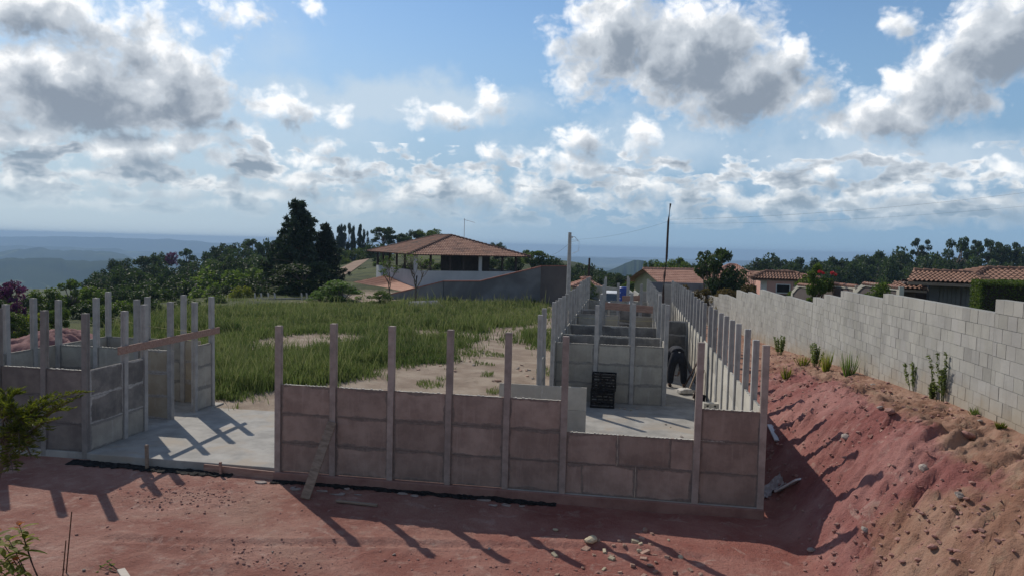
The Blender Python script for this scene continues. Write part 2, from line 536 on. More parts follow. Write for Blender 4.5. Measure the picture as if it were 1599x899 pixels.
def mesh_np(name, V_, F_, smooth=False, uv=None, mat_idx=None):
    """V_ (n,3), F_ (m,k) of equal-size polygons"""
    V_ = np.asarray(V_, dtype=np.float32)
    F_ = np.asarray(F_, dtype=np.int32)
    me = bpy.data.meshes.new(name)
    k = F_.shape[1]
    me.vertices.add(len(V_))
    me.vertices.foreach_set('co', V_.ravel())
    me.loops.add(F_.size)
    me.loops.foreach_set('vertex_index', F_.ravel())
    me.polygons.add(len(F_))
    me.polygons.foreach_set('loop_start', np.arange(0, F_.size, k, dtype=np.int32))
    me.polygons.foreach_set('use_smooth', np.full(len(F_), bool(smooth)))
    if mat_idx is not None:
        me.polygons.foreach_set('material_index', np.asarray(mat_idx, dtype=np.int32))
    if uv is not None:
        l = me.uv_layers.new(name='UVMap')
        l.data.foreach_set('uv', np.asarray(uv, dtype=np.float32).ravel())
    me.update()
    me.validate()
    return me


BOXF = [(0, 1, 3, 2), (4, 6, 7, 5), (0, 4, 5, 1), (2, 3, 7, 6), (0, 2, 6, 4), (1, 5, 7, 3)]


class MB:
    """collects boxes, tubes and quads into one mesh"""
    def __init__(s):
        s.v, s.f = [], []

    def add(s, vs, fs):
        b = len(s.v)
        s.v += [tuple(x) for x in vs]
        s.f += [tuple(i + b for i in f) for f in fs]
        return s

    def box(s, x0, x1, y0, y1, z0, z1, mtx=None):
        vs = [Vector((x, y, z)) for x in (x0, x1) for y in (y0, y1) for z in (z0, z1)]
        if mtx:
            vs = [mtx @ v for v in vs]
        return s.add(vs, BOXF)

    def bar(s, a, b, w, h, up=Vector((0, 0, 1))):
        """rectangular bar from a to b; w sideways, h along up"""
        a, b = Vector(a), Vector(b)
        d = (b - a).normalized()
        sd_ = d.cross(up)
        if sd_.length < 1e-4:
            sd_ = d.cross(Vector((0, 1, 0)))
        sd_.normalize()
        u = sd_.cross(d)
        vs = [p + sd_ * (i * w / 2) + u * (j * h / 2) for p in (a, b) for i in (-1, 1) for j in (-1, 1)]
        return s.add(vs, BOXF)

    def tube(s, pts, radii, n=8, cap=True):
        pts = [Vector(p) for p in pts]
        if not isinstance(radii, (list, tuple)):
            radii = [radii] * len(pts)
        base = len(s.v)
        for i, p in enumerate(pts):
            d = (pts[min(i + 1, len(pts) - 1)] - pts[max(i - 1, 0)]).normalized()
            a = d.cross(Vector((0, 0, 1)))
            if a.length < .05:
                a = d.cross(Vector((1, 0, 0)))
            a.normalize()
            b = d.cross(a)
            for k in range(n):
                t_ = 2 * math.pi * k / n
                s.v.append(tuple(p + (a * math.cos(t_) + b * math.sin(t_)) * radii[i]))
        for i in range(len(pts) - 1):
            for k in range(n):
                s.f.append((base + i * n + k, base + i * n + (k + 1) % n, base + (i + 1) * n + (k + 1) % n, base + (i + 1) * n + k))
        if cap:
            s.f.append(tuple(base + k for k in range(n))[::-1])
            s.f.append(tuple(base + (len(pts) - 1) * n + k for k in range(n)))
        return s

    def prism(s, outline, y0, y1, mtx=None):
        """outline in (x,z), extruded along y"""
        n = len(outline)
        vs = [Vector((x, y0, z)) for x, z in outline] + [Vector((x, y1, z)) for x, z in outline]
        if mtx:
            vs = [mtx @ v for v in vs]
        fs = [tuple(range(n)), tuple(range(2 * n - 1, n - 1, -1))] + [(i, i + n, (i + 1) % n + n, (i + 1) % n) for i in range(n)]
        return s.add(vs, fs)

    def mesh(s, name='mesh', smooth=False, bevel=0.0):
        me = bpy.data.meshes.new(name)
        me.from_pydata(s.v, [], s.f)
        bm = bmesh.new()
        bm.from_mesh(me)
        bmesh.ops.recalc_face_normals(bm, faces=bm.faces)
        if bevel:
            ed = [e for e in bm.edges if e.is_manifold and e.calc_face_angle(0) > .6]
            bmesh.ops.bevel(bm, geom=ed, offset=bevel, segments=1, affect='EDGES', clamp_overlap=True)
        bm.to_mesh(me)
        bm.free()
        if smooth:
            me.polygons.foreach_set('use_smooth', [True] * len(me.polygons))
        return me

    def build(s, name, mt, parent=None, smooth=False, bevel=0.0):
        return link(name, s.mesh(name, smooth, bevel), mt, parent)


# ---- numpy value noise
def _h(ix, iy, seed):
    n = (ix.astype(np.int64) * 374761393 + iy.astype(np.int64) * 668265263 + seed * 1442695041) & 0x7fffffff
    n = ((n ^ (n >> 13)) * 1274126177) & 0x7fffffff
    return ((n ^ (n >> 16)) & 0xffff) / 65535.0


def vnoise(x, y, seed=0):
    x = np.asarray(x, dtype=float)
    y = np.asarray(y, dtype=float)
    ix, iy = np.floor(x), np.floor(y)
    fx, fy = x - ix, y - iy
    fx, fy = fx * fx * (3 - 2 * fx), fy * fy * (3 - 2 * fy)
    a, b, c, d = _h(ix, iy, seed), _h(ix + 1, iy, seed), _h(ix, iy + 1, seed), _h(ix + 1, iy + 1, seed)
    return (a + (b - a) * fx) * (1 - fy) + (c + (d - c) * fx) * fy


def fbm(x, y, seed=0, oct=4, gain=.5):
    r, a, t_ = 0, 1.0, 0
    for i in range(oct):
        r = r + a * vnoise(x * 2 ** i + 17.3 * i, y * 2 ** i - 9.1 * i, seed + i)
        t_ += a
        a *= gain
    return r / t_ - .5


def ss(x, a, b):
    t_ = np.clip((x - a) / (b - a), 0, 1)
    return t_ * t_ * (3 - 2 * t_)


ZB_Y = [-30, 8, 10.4, 12.3, 15, 17, 27.3, 36, 46, 60]
ZB_Z = [2.0, 1.9, 1.8, 1.73, 1.55, 1.43, .67, .2, -.4, -1.2]


def terrain(x, y, fine=True):
    x = np.asarray(x, dtype=float)
    y = np.asarray(y, dtype=float)
    yard = -.17 + .07 * fbm(x * .5, y * .5, 3, 3)
    field = -.04 + .12 * fbm(x * .15, y * .15, 5, 3)
    z = yard + (field - yard) * ss(y, 11.7, 12.6)
    z = z - 1.3 * ss(y, 34, 62) * ss(x, -6, 2)
    # drop on the left of the plateau, hill behind the house, fall to the plain
    z = z - 5.5 * ss(-x, 24, 62) * ss(y, 12, 40) - 9 * ss(-x, 55, 160)
    z = z + 4.2 * np.exp(-(((x + 42) / 34) ** 2 + ((y - 128) / 42) ** 2))
    z = z - 2.0 * ss(x, 8, 40) * ss(y, 60, 120) - 5.0 * ss(y, 72, 130) * ss(x, -22, -4)
    r = np.hypot(x, y)
    z = z - 100 * ss(r, 190, 1500)
    z = z + 26 * ss(r, 500, 1500) * fbm(x / 700, y / 700, 21, 4)
    # earth bank on the right, up to the block wall
    zb = np.interp(y, ZB_Y, ZB_Z)
    foot = np.interp(y, [-30, 13, 20, 36, 60], [-.17, -.17, .45, .1, -1.2])
    foot = np.minimum(foot, zb)
    shift = np.interp(y, [6, 9, 11, 30], [.5, .22, 0, 0]) + .22 * fbm(x * 0 + .5, y * .8, 31, 3)
    pr = np.interp(x - shift, [2.38, 2.6, 3.08, 3.52, 4.2, 5.2, 14, 40], [0, .07, .36, .60, .83, 1.0, 1.0, .0])
    bank = foot + (zb - foot) * pr
    inb = ss(x, 2.25, 2.5) * (1 - ss(y, 48, 75))
    z = z + (bank - z) * inb
    if fine:
        near = np.exp(-np.maximum(y - 16, 0) / 6)
        bm_ = ss(x, 2.5, 3.0) * (1 - ss(x, 4.9, 5.15)) * (1 - ss(y, 30, 44))
        # pushed-up clods run downhill in ridges
        ridg = np.abs(fbm(x * 1.1 + y * .5, y * 3.2 - x * 1.6, 41, 5, .6))
        z = z + bm_ * (.27 * (.20 - ridg * 1.7) * ss(x, 2.6, 3.3) + .13 * fbm(x * 3.4, y * 3.4, 43, 6, .66))
        z = z + bm_ * (.085 * fbm(x * 8, y * 8, 48, 4, .75) + .05 * np.maximum(fbm(x * 15, y * 15, 49, 3, .7), 0) * 2)
        z = z + bm_ * .08 * (.22 - np.abs(fbm(x * 6 + 3, y * 6, 45, 4, .6)) * 2) * (fbm(x * .9, y * .9, 46, 3) > -.08)
        heap = np.exp(-(((x - 4.0) / .55) ** 2)) * ss(y, 9.2, 10.6) * (1 - ss(y, 14.5, 17)) 
        z = z + .20 * heap * (.6 + 1.4 * (fbm(x * 1.6, y * 1.6, 47, 4, .6) + .5)) * .8
        yd = (1 - ss(y, 11.4, 11.8)) * (1 - ss(x, 2.2, 2.6))
        crust = np.maximum(fbm(x * 6, y * 6, 51, 4, .65), -.02)
        pt = np.exp(-(((x + 6.9) / .9) ** 2 + ((y - 10.5) / .65) ** 2)) + .6 * ss(fbm(x * .7, y * .7, 57, 3), .02, .14) + .5 * ss(-y, -9.6, -8.6)
        for k_, (ca_, cb_) in enumerate(((9.55, .10), (8.15, .12))):
            yc = ca_ + .55 * np.sin((x + 3.5) * .42 + k_ * .1)
            dd = (y - yc) / cb_
            z = z + yd * (-.035 * np.exp(-dd ** 2) + .016 * np.exp(-(np.abs(dd) - 1.6) ** 2 * 3) + .008 * np.sin(x * 38) * np.exp(-dd ** 2)) * (x < 1.2) * (x > -7)
        z = z + yd * (.03 * fbm(x * 7, y * 7, 53, 5, .6) + .11 * crust * pt)
    return z


def tz(x, y):
    return float(terrain(np.array([x]), np.array([y]))[0])


def axis(parts, end, g=1.09):
    a = []
    for lo, hi, st in parts:
        a += list(np.arange(lo, hi - st * .5, st))
    a.append(parts[-1][1])
    s_, v = parts[-1][2], parts[-1][1]
    while v < end:
        s_ *= g
        v += s_
        a.append(v)
    return a


xp = axis([(0, 5.3, .045), (5.3, 9, .3)], 9000, 1.14)
xn = axis([(0, 9.5, .055), (9.5, 16, .2)], 9000, 1.13)
XS = np.array(sorted(set([-v for v in xn] + xp)))
yp = axis([(6.5, 13.2, .05), (13.2, 20, .09), (20, 36, .3)], 9000, 1.09)
yn = axis([(0, 6.4, .3)], 9000, 1.35)
YS = np.array(sorted(set([-v + 6.2 for v in yn if v > 0] + yp)))
GX, GY = np.meshgrid(XS, YS)
GZ = terrain(GX, GY)
nx, ny = len(XS), len(YS)
idx = np.arange(nx * ny).reshape(ny, nx)
F_ = np.stack([idx[:-1, :-1], idx[:-1, 1:], idx[1:, 1:], idx[1:, :-1]], -1).reshape(-1, 4)
gme = mesh_np('ground', np.stack([GX, GY, GZ], -1).reshape(-1, 3), F_, smooth=True)
# soil zones: R = red clay yard, G = ochre bank, B = vegetated
x_, y_ = GX.ravel(), GY.ravel()
wob = .6 * fbm(x_ * .8, y_ * .8, 61, 4)
ochre = ss(x_ + wob * .8, 3.9, 4.6) * (1 - ss(x_, 20, 60))
ochre = np.maximum(ochre, .75 * ss(x_, 2.3, 2.6) * ss(y_ + wob * 4, 15, 22))
ochre = np.maximum(ochre, ss(x_, 2.6, 3.4) * ss(-y_ - x_ * .9 + wob * 1.2, -13.4, -12.2) * .8)
fieldm = ss(y_, 11.7, 12.4) * (1 - ss(x_, 2.0, 2.3))
veg = np.maximum(ss(y_, 52, 60), ss(-x_, 17, 24) * ss(y_, 14, 20))
veg = np.maximum(veg, ss(x_, 5.6, 9))
col = np.stack([ochre, fieldm, veg, np.ones_like(veg)], -1).astype(np.float32)
ca = gme.color_attributes.new('zones', 'FLOAT_COLOR', 'POINT')
ca.data.foreach_set('color', col.ravel())

mt, g, b, o = newmat('soil')
t = g.t
at_ = g.n('ShaderNodeAttribute', attribute_name='zones')
s = g.n('ShaderNodeSeparateColor')
t.links.new(at_.outputs['Color'], s.inputs[0])
geo = g.n('ShaderNodeNewGeometry')
P_ = geo.outputs['Position']
n1 = g.noise(P_, .9, 8, .62)
n2 = g.noise(P_, 5.0, 8, .65)
n3 = g.noise(P_, .28, 5, .6, 1.2)
red = g.mix(g.smooth(n1, .36, .64), (.27, .125, .10), (.37, .21, .17))
red = g.mix(g.m('MULTIPLY', g.smooth(n2, .50, .68), .55), red, (.43, .30, .25))
red = g.mix(g.m('MULTIPLY', g.smooth(n3, .50, .66), .45), red, (.33, .23, .18))
red = g.mix(g.m('MULTIPLY', g.smooth(n3, .46, .34), .5), red, (.21, .085, .066))
och = g.mix(g.smooth(n1, .36, .64), (.27, .145, .10), (.36, .225, .165))
och = g.mix(g.m('MULTIPLY', g.smooth(n2, .52, .7), .5), och, (.36, .28, .20))
sand = g.mix(g.smooth(n1, .36, .64), (.26, .20, .155), (.38, .315, .25))
sand = g.mix(g.m('MULTIPLY', g.smooth(g.noise(P_, 1.7, 8, .72), .54, .68), .6), sand, (.17, .135, .10))
sand = g.mix(g.m('MULTIPLY', g.smooth(n2, .55, .7), .5), sand, (.28, .20, .14))
vegc = g.mix(g.smooth(n3, .40, .60), (.03, .042, .016), (.075, .09, .03))
n5 = g.noise(P_, 26, 5, .75)
n6 = g.noise(P_, 2.3, 6, .7, .8)
sx_ = g.n('ShaderNodeSeparateXYZ')
t.links.new(P_, sx_.inputs[0])
crim = g.smooth(g.m('ADD', sx_.outputs[0], g.m('MULTIPLY', g.m('SUBTRACT', n3, .5), 5.0)), -5.5, 1.0)      # the clay turns redder towards the bank
red = g.mix(g.m('MULTIPLY', crim, .6), red, g.mix(g.smooth(n1, .36, .64), (.27, .085, .07), (.36, .155, .13)))
mauve = g.smooth(sx_.outputs[0], 2.4, 3.0)
red = g.mix(g.m('MULTIPLY', mauve, .62), red, g.mix(g.smooth(n1, .36, .64), (.23, .09, .088), (.35, .175, .165)))
red = g.mix(g.m('MULTIPLY', g.smooth(n5, .55, .72), .5), red, (.15, .065, .05))
red = g.mix(g.m('MULTIPLY', g.smooth(n6, .56, .68), .5), red, (.47, .35, .30))
red = g.mix(g.m('MULTIPLY', g.smooth(n6, .42, .30), .45), red, (.26, .09, .07))
n8 = g.noise(P_, 8, 8, .78, .6)
red = g.mix(g.m('MULTIPLY', g.smooth(n8, .57, .70), .42), red, (.17, .07, .06))  # shade of small crevices painted into the clay colour
red = g.mix(g.m('MULTIPLY', g.smooth(n8, .42, .30), .4), red, (.44, .29, .25))
och = g.mix(g.m('MULTIPLY', g.smooth(n8, .57, .70), .45), och, (.19, .09, .065))  # crevice shade painted into the ochre soil as well
och = g.mix(g.m('MULTIPLY', g.smooth(n8, .42, .30), .4), och, (.46, .34, .26))
och = g.mix(g.m('MULTIPLY', g.smooth(n5, .55, .72), .5), och, (.16, .085, .055))
wv = g.noise(P_, 2.0, 6, .65)


def zone(sock):
    return g.smooth(g.m('ADD', sock, g.m('MULTIPLY', g.m('SUBTRACT', wv, .5), 1.5)), .25, .75)


c = g.mix(zone(s.outputs[0]), red, och)
c = g.mix(zone(s.outputs[1]), c, sand)
c = g.mix(zone(s.outputs[2]), c, vegc)
# fields and woods of the far plain
fn = g.noise(P_, .0035, 5, .55, .6)
fc = g.mix(g.smooth(fn, .42, .5), (.025, .04, .022), (.05, .07, .03))
fc = g.mix(g.smooth(fn, .60, .64), fc, (.17, .19, .07))
dist = g.v('LENGTH', P_)
c = g.mix(g.smooth(dist, 200, 420), c, fc)
t.links.new(c, b.inputs['Base Color'])
b.inputs['Roughness'].default_value = .95
b.inputs['Specular IOR Level'].default_value = .15
bn = g.n('ShaderNodeBump')
bn.inputs['Strength'].default_value = .9
bn.inputs['Distance'].default_value = .05
hh = g.m('ADD', g.noise(P_, 14, 8, .7), g.m('MULTIPLY', g.noise(P_, 60, 4, .7), .35))
t.links.new(hh, bn.inputs['Height'])
t.links.new(bn.outputs[0], b.inputs['Normal'])
ground = struct(link('ground', gme, mt))

# distant hills (real mounds) -------------------------------------------------
mt, g, b, o = newmat('far_hills')
geo = g.n('ShaderNodeNewGeometry')
hn = g.noise(geo.outputs['Position'], .004, 6, .6, .8)
hc = g.mix(g.smooth(hn, .4, .6), (.022, .036, .02), (.045, .062, .028))
hc = g.mix(g.smooth(hn, .62, .66), hc, (.15, .17, .06))
g.t.links.new(hc, b.inputs['Base Color'])
b.inputs['Roughness'].default_value = 1
b.inputs['Specular IOR Level'].default_value = 0
M['hill'] = mt


def ridge(name, pts, depth, seed, rough=.12, base=-130):
    """pts: (photo x, photo y of the crest, distance Y); a rounded ridge with real depth behind"""
    n = 220
    pxs = np.linspace(pts[0][0], pts[-1][0], n)
    ys = np.interp(pxs, [p[0] for p in pts], [p[1] for p in pts])
    Ds = np.interp(pxs, [p[0] for p in pts], [p[2] for p in pts])
    V_ = []
    prof = [(-1, 0), (-.8, .22), (-.6, .5), (-.4, .76), (-.2, .93), (0, 1), (.3, .9), (.6, .6), (1, 0)]
    for i in range(n):
        p = at(pxs[i], ys[i], Ds[i])
        nz_ = float(fbm(np.array([i * .11]), np.array([seed * 3.3]), seed, 5, .6)[0])
        top = p.z + rough * nz_ * depth * .2
        for (dy, hf) in prof:
            w_ = depth * (1 + .5 * float(vnoise(np.array([i * .08]), np.array([dy * 2 + seed]), seed)[0]))
            f2 = 1 + .18 * float(fbm(np.array([i * .2]), np.array([dy * 3.0]), seed + 9, 4)[0]) * (1 - abs(hf - .5))
            V_.append((p.x * (1 + dy * w_ / Ds[i]), p.y + dy * w_, base + (top - base) * hf * (f2 if abs(dy) > .01 else 1)))
    k = len(prof)
    ii = np.arange(n * k).reshape(n, k)
    F2 = np.stack([ii[:-1, :-1], ii[1:, :-1], ii[1:, 1:], ii[:-1, 1:]], -1).reshape(-1, 4)
    return struct(link(name, mesh_np(name, np.array(V_), F2, smooth=True), M['hill']))


ridge('hills', [(-500, 376, 5600), (-100, 373, 5600), (60, 369, 5600), (130, 371, 5600), (220, 373, 5600), (330, 378, 5600), (560, 388, 5600)], 600, 3, .35)
ridge('hills', [(-500, 385, 4000), (0, 383, 4000), (110, 386, 4000), (200, 390, 4000), (300, 395, 4000), (500, 398, 4000)], 400, 5, .45)
ridge('hills', [(-500, 400, 2600), (-50, 392, 2600), (90, 388, 2600), (170, 395, 2600), (240, 408, 2600), (330, 420, 2600)], 300, 7, .5)
ridge('hills', [(-500, 402, 1500), (0, 404, 1500), (60, 402, 1500), (140, 410, 1500), (200, 405, 1500), (260, 416, 1500), (340, 430, 1500)], 220, 9, .45)
ridge('hills', [(800, 408, 5600), (900, 402, 5600), (960, 403, 5600), (1040, 410, 5600), (1120, 407, 5600), (1200, 408, 5600), (1400, 414, 5600), (1900, 426, 5600)], 600, 13, .1)
ridge('hills', [(830, 416, 3400), (900, 412, 3400), (960, 420, 3400), (1100, 424, 3400), (1300, 428, 3400), (1700, 436, 3400)], 300, 15, .1)
ridge('hills', [(920, 432, 1250), (955, 421, 1250), (975, 412, 1250), (990, 406, 1250), (1005, 407, 1250), (1018, 413, 1250), (1040, 424, 1250), (1090, 436, 1250)], 110, 17, .05)

# ================================================================== precast walls
PH = 2.56       # post height above the slab
_post_cache, _panel_cache = {}, {}


def post_mesh(h, mkey):
    key = (round(h, 2), mkey)
    if key not in _post_cache:
        a, gr, gd = .052, .018, .012
        # H-like section: a groove down each side that faces a panel
        o_ = [(-a, -a), (a, -a), (a, -gr), (a - gd, -gr + .004), (a - gd, gr - .004), (a, gr), (a, a), (-a, a), (-a, gr), (-a + gd, gr - .004), (-a + gd, -gr + .004), (-a, -gr)]
        n = len(o_)
        vs = [(x, y, z) for z in (-.12, h) for x, y in o_]
        fs = [tuple(range(n))[::-1], tuple(range(n, 2 * n))] + [(i, (i + 1) % n, (i + 1) % n + n, i + n) for i in range(n)]
        me = MB().add(vs, fs).mesh('post', bevel=.004)
        me.materials.append(M[mkey])
        _post_cache[key] = me
    return _post_cache[key]


def panel_mesh(w, h, mkey, th=.045):
    key = (round(w, 2), round(h, 2), mkey)
    if key not in _panel_cache:
        y = th / 2
        nx_, nz_ = 6, 4
        vs, fs, uv = [], [], []
        for sgn in (-1, 1):
            b = len(vs)
            for j in range(nz_ + 1):
                for i in range(nx_ + 1):
                    ed = (i in (0, nx_)) or (j in (0, nz_))
                    vs.append((w * i / nx_, sgn * (y - (.006 if ed else 0)), h * j / nz_))
            for j in range(nz_):
                for i in range(nx_):
                    q_ = [(i, j), (i + 1, j), (i + 1, j + 1), (i, j + 1)]
                    if sgn > 0:
                        q_ = q_[::-1]
                    fs.append(tuple(b + jj * (nx_ + 1) + ii for ii, jj in q_))
                    uv += [(ii / nx_, jj / nz_) for ii, jj in q_]
        n0 = (nx_ + 1) * (nz_ + 1)

        def V2(i, j, s_):
            return (n0 if s_ > 0 else 0) + j * (nx_ + 1) + i
        for i in range(nx_):
            fs.append((V2(i, nz_, -1), V2(i + 1, nz_, -1), V2(i + 1, nz_, 1), V2(i, nz_, 1)))
            uv += [(.5, .5)] * 4
            fs.append((V2(i, 0, 1), V2(i + 1, 0, 1), V2(i + 1, 0, -1), V2(i, 0, -1)))
            uv += [(.5, .5)] * 4
        for j in range(nz_):
            fs.append((V2(0, j, 1), V2(0, j, -1), V2(0, j + 1, -1), V2(0, j + 1, 1)))
            uv += [(.5, .5)] * 4
            fs.append((V2(nx_, j, -1), V2(nx_, j, 1), V2(nx_, j + 1, 1), V2(nx_, j + 1, -1)))
            uv += [(.5, .5)] * 4
        me = mesh_np('panel', vs, fs, uv=uv)
        me.materials.append(M[mkey])
        _panel_cache[key] = me
    return _panel_cache[key]


_dab = {}


def mortar_dabs(w, seed):
    """hollow cores and mortar crumbs along the top edge of a panel"""
    if seed not in _dab:
        r = random.Random(seed)
        mb = MB()
        xs_l, x = [(.05, .001)], .07
        while x < .78:
            l_, h_ = r.uniform(.015, .05), r.uniform(.004, .015)
            xs_l += [(x, .001), (x + .004, h_), (x + l_, h_ * r.uniform(.6, 1)), (x + l_ + .004, .001)]
            x += l_ + r.uniform(.03, .09)
        xs_l.append((.83, .001))
        mb.prism([(xs_l[0][0], -.001)] + xs_l + [(xs_l[-1][0], -.001)], -.022, .022)
        me = mb.mesh('mortar_crumbs')
        me.materials.append(M['panel_pale'])
        _dab[seed] = me
    return _dab[seed]


def wall(name, label, p0, p1, posts, bays, pk='post', nk='panel_grey', cat='concrete wall', group=None, ph=PH, z0=0.0, hs=None, dab=False, joints=None):
    """posts: distances along the wall; bays: (from, to, courses[, material])"""
    p0, p1 = Vector((*p0, z0)), Vector((*p1, z0))
    rz = math.atan2(p1.y - p0.y, p1.x - p0.x)
    t_ = empty(name, p0, rz, label, cat, group)
    for i, s_ in enumerate(posts):
        h = ph + (((i * 7919) % 11) - 5) * .008
        if hs:
            h += hs[i % len(hs)]
        o_ = link('post', post_mesh(round(h / .02) * .02, pk), None, t_)
        o_.location = (s_, 0, 0)
        o_.rotation_euler = (random.uniform(-.006, .006), random.uniform(-.006, .006), 0)
    for bi, bay in enumerate(bays):
        a, b_, n = bay[:3]
        mk = bay[3] if len(bay) > 3 else nk
        cuts = [a + .05, b_ - .05]
        for k in range(n):
            m_ = mk[k % len(mk)] if isinstance(mk, (list, tuple)) else mk
            cs = cuts
            if joints and bi in joints:
                cs = [a + .05] + [a + .05 + j for j in joints[bi][k % len(joints[bi])]] + [b_ - .05]
            for c0, c1 in zip(cs[:-1], cs[1:]):
                o_ = link('panel', panel_mesh(c1 - c0 - .002, .5, m_), None, t_)
                o_.location = (c0 + .001, random.uniform(-.003, .003), k * .505)
                if dab and k == n - 1 and c1 - c0 < 1.2:
                    d_ = link('mortar_line', mortar_dabs(c1 - c0, 1 + (bi % 5)), None, o_)
                    d_.location = (0, 0, .5)
    return t_


# slabs
def slab(x0, x1, y0, y1, z=0.0, th=.3):
    mb = MB()
    mb.box(x0, x1, y0, y1, z - th, z)
    return struct(mb.build('concrete_slab', M['slab'], bevel=.008))


slab(-9.6, -5.82, 11.95, 15.95)
slab(-12.7, -9.6, 12.0, 16.5, -.004)
slab(-1.92, 2.15, 11.8, 37.5, -.002)

# front wall of the right-hand building
fx = [0, 1.0, 2.02, 3.02, 4.0, 4.95, 7.06, 8.06]
FW = wall('precast_wall', 'reddish front wall of concrete panels with a low middle bay, facing the red yard', (-5.87, 11.85), (2.2, 11.85), fx,
          [(fx[0], fx[1], 3), (fx[1], fx[2], 3), (fx[2], fx[3], 3), (fx[3], fx[4], 3), (fx[4], fx[5], 3), (fx[5], fx[6], 2), (fx[6], fx[7], 3)],
          'post_red', 'panel_red', dab=True, joints={5: [(.26, 1.12), (.82, 1.66)]})
f_ = MB()
f_.box(-.06, 8.12, -.09, .09, -.32, -.012)
f_.build('footing', M['footing'], FW, bevel=.015)

# right perimeter wall
ys_ = [1.0, 1.95, 2.95, 3.87, 4.85, 5.85, 6.8, 7.75, 9.2, 10.2, 11.3, 12.3, 13.4, 14.5, 15.4, 16.4, 17.5, 18.7, 19.8, 20.9, 22.0, 22.9, 24.0]
wall('precast_wall', 'long pale perimeter wall with a row of tall posts beside the earth bank', (2.2, 11.87), (2.2, 36), ys_,
     [(a, b_, 3) for a, b_ in zip([0.0] + ys_[:-1], ys_)], 'post', 'panel_pale', dab=True)

# inner rooms of the right-hand building
yl = [0, .75, 2.75, 3.65, 4.6, 5.7, 6.75, 8.45, 9.5, 10.4, 12.0, 13.2, 14.3, 15.6, 17.0, 18.6, 20.2]
LW = wall('precast_wall', 'left side wall of the long building, its posts stepping away beside the dirt path', (-1.8, 15.8), (-1.8, 37), yl,
          [(0, .75, 3)] + [(a, b_, 3) for a, b_ in zip(yl[2:-1], yl[3:])], 'post', 'panel_grey', dab=True)
wall('precast_wall', 'low two-course panel wall behind the front wall, at the edge of the inner slab', (-2.66, 15.72), (-.72, 15.72), [],
     [(-.05, .98, 2), (.88, 1.95, 2)], 'post', 'panel_pale')
wall('precast_wall', 'inner room wall of grey panels with wet mortar joints behind the two dark crates', (-1.8, 19.1), (1.05, 19.1), [1.08, 2.02, 2.85],
     [(0, 1.08, 3), (1.08, 2.02, 3), (2.02, 2.85, 3)], 'post', 'panel_grey', dab=True)
yr = [1.5, 3.9, 4.6, 5.5, 6.9, 8.1, 9.6, 10.8, 12.4, 14.0, 15.8, 17.6]
wall('precast_wall', 'inner side wall along the passage where the worker bends over', (1.05, 19.1), (1.05, 37), yr,
     [(0, 1.5, 3)] + [(a, b_, 3) for a, b_ in zip(yr[1:-1], yr[2:])], 'post', 'panel_grey')
labs = ['first dark cross wall behind the grey room wall, stained with damp', 'second dark cross wall behind the grey room wall, with a red patch',
        'third cross wall back in the long building, grey with an ochre panel', 'fourth cross wall back in the long building, below the red boards',
        'last cross wall at the far end of the long building']
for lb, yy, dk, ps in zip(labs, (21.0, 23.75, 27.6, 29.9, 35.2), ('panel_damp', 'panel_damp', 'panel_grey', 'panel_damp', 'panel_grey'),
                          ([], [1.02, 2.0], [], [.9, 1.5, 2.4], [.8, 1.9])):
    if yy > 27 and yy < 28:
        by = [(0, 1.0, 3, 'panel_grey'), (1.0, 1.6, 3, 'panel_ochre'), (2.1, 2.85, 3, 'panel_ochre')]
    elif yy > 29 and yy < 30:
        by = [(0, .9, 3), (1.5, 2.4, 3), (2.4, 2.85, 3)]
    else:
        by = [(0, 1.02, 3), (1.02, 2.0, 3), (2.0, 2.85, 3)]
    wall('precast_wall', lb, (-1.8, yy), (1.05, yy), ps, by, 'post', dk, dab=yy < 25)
wall('precast_wall', 'short wall stub with two tall posts at the far left end of the long building', (-1.05, 37.9), (.1, 37.9), [0, 1.12], [(0, 1.12, 2)], 'post', 'panel_grey')
wall('precast_wall', 'inner cross wall running from the passage to the perimeter wall', (1.05, 26.4), (2.2, 26.4), [], [(0, 1.15, 3, 'panel_damp')], 'post', 'panel_damp')

# left building
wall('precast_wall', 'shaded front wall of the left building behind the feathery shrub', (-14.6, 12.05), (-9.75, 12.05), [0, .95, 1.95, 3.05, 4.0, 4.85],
     [(0, .95, 3), (.95, 1.95, 3), (1.95, 3.05, 3), (3.05, 4.0, 3), (4.0, 4.85, 3)], 'post_shaded', 'panel_shaded', dab=True)
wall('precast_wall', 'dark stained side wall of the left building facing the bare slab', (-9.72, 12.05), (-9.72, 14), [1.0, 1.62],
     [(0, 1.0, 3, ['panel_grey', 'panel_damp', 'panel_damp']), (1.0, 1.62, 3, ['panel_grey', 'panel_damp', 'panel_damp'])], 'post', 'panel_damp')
wall('precast_wall', 'beige cross wall inside the left building, between two doorways', (-12.55, 14.68), (-9.8, 14.68), [0, .95, 1.95, 2.75],
     [(0, .95, 3), (.95, 1.95, 3), (1.95, 2.75, 3, 'panel_ochre')], 'post', 'panel_grey', dab=True)
wall('precast_wall', 'far side wall of the left building, in front of the red soil mound', (-12.6, 12.05), (-12.6, 16.4), [1.3, 2.0, 4.3],
     [(0, 1.3, 3), (1.3, 2.0, 3), (2.0, 2.65, 3), (2.65, 4.3, 3)], 'post', 'panel_grey')
wall('precast_wall', 'back wall of the left building with a beige panel stack', (-12.6, 16.3), (-9.85, 16.3), [1.1, 2.05],
     [(0, 1.1, 3), (1.1, 2.05, 3), (2.05, 2.55, 3, 'panel_ochre')], 'post', 'panel_grey')
wall('precast_wall', 'short end section of the left building beside the grass, three courses high', (-9.72, 15.45), (-9.72, 16.15), [0, .72],
     [(0, .72, 3)], 'post', 'panel_grey')


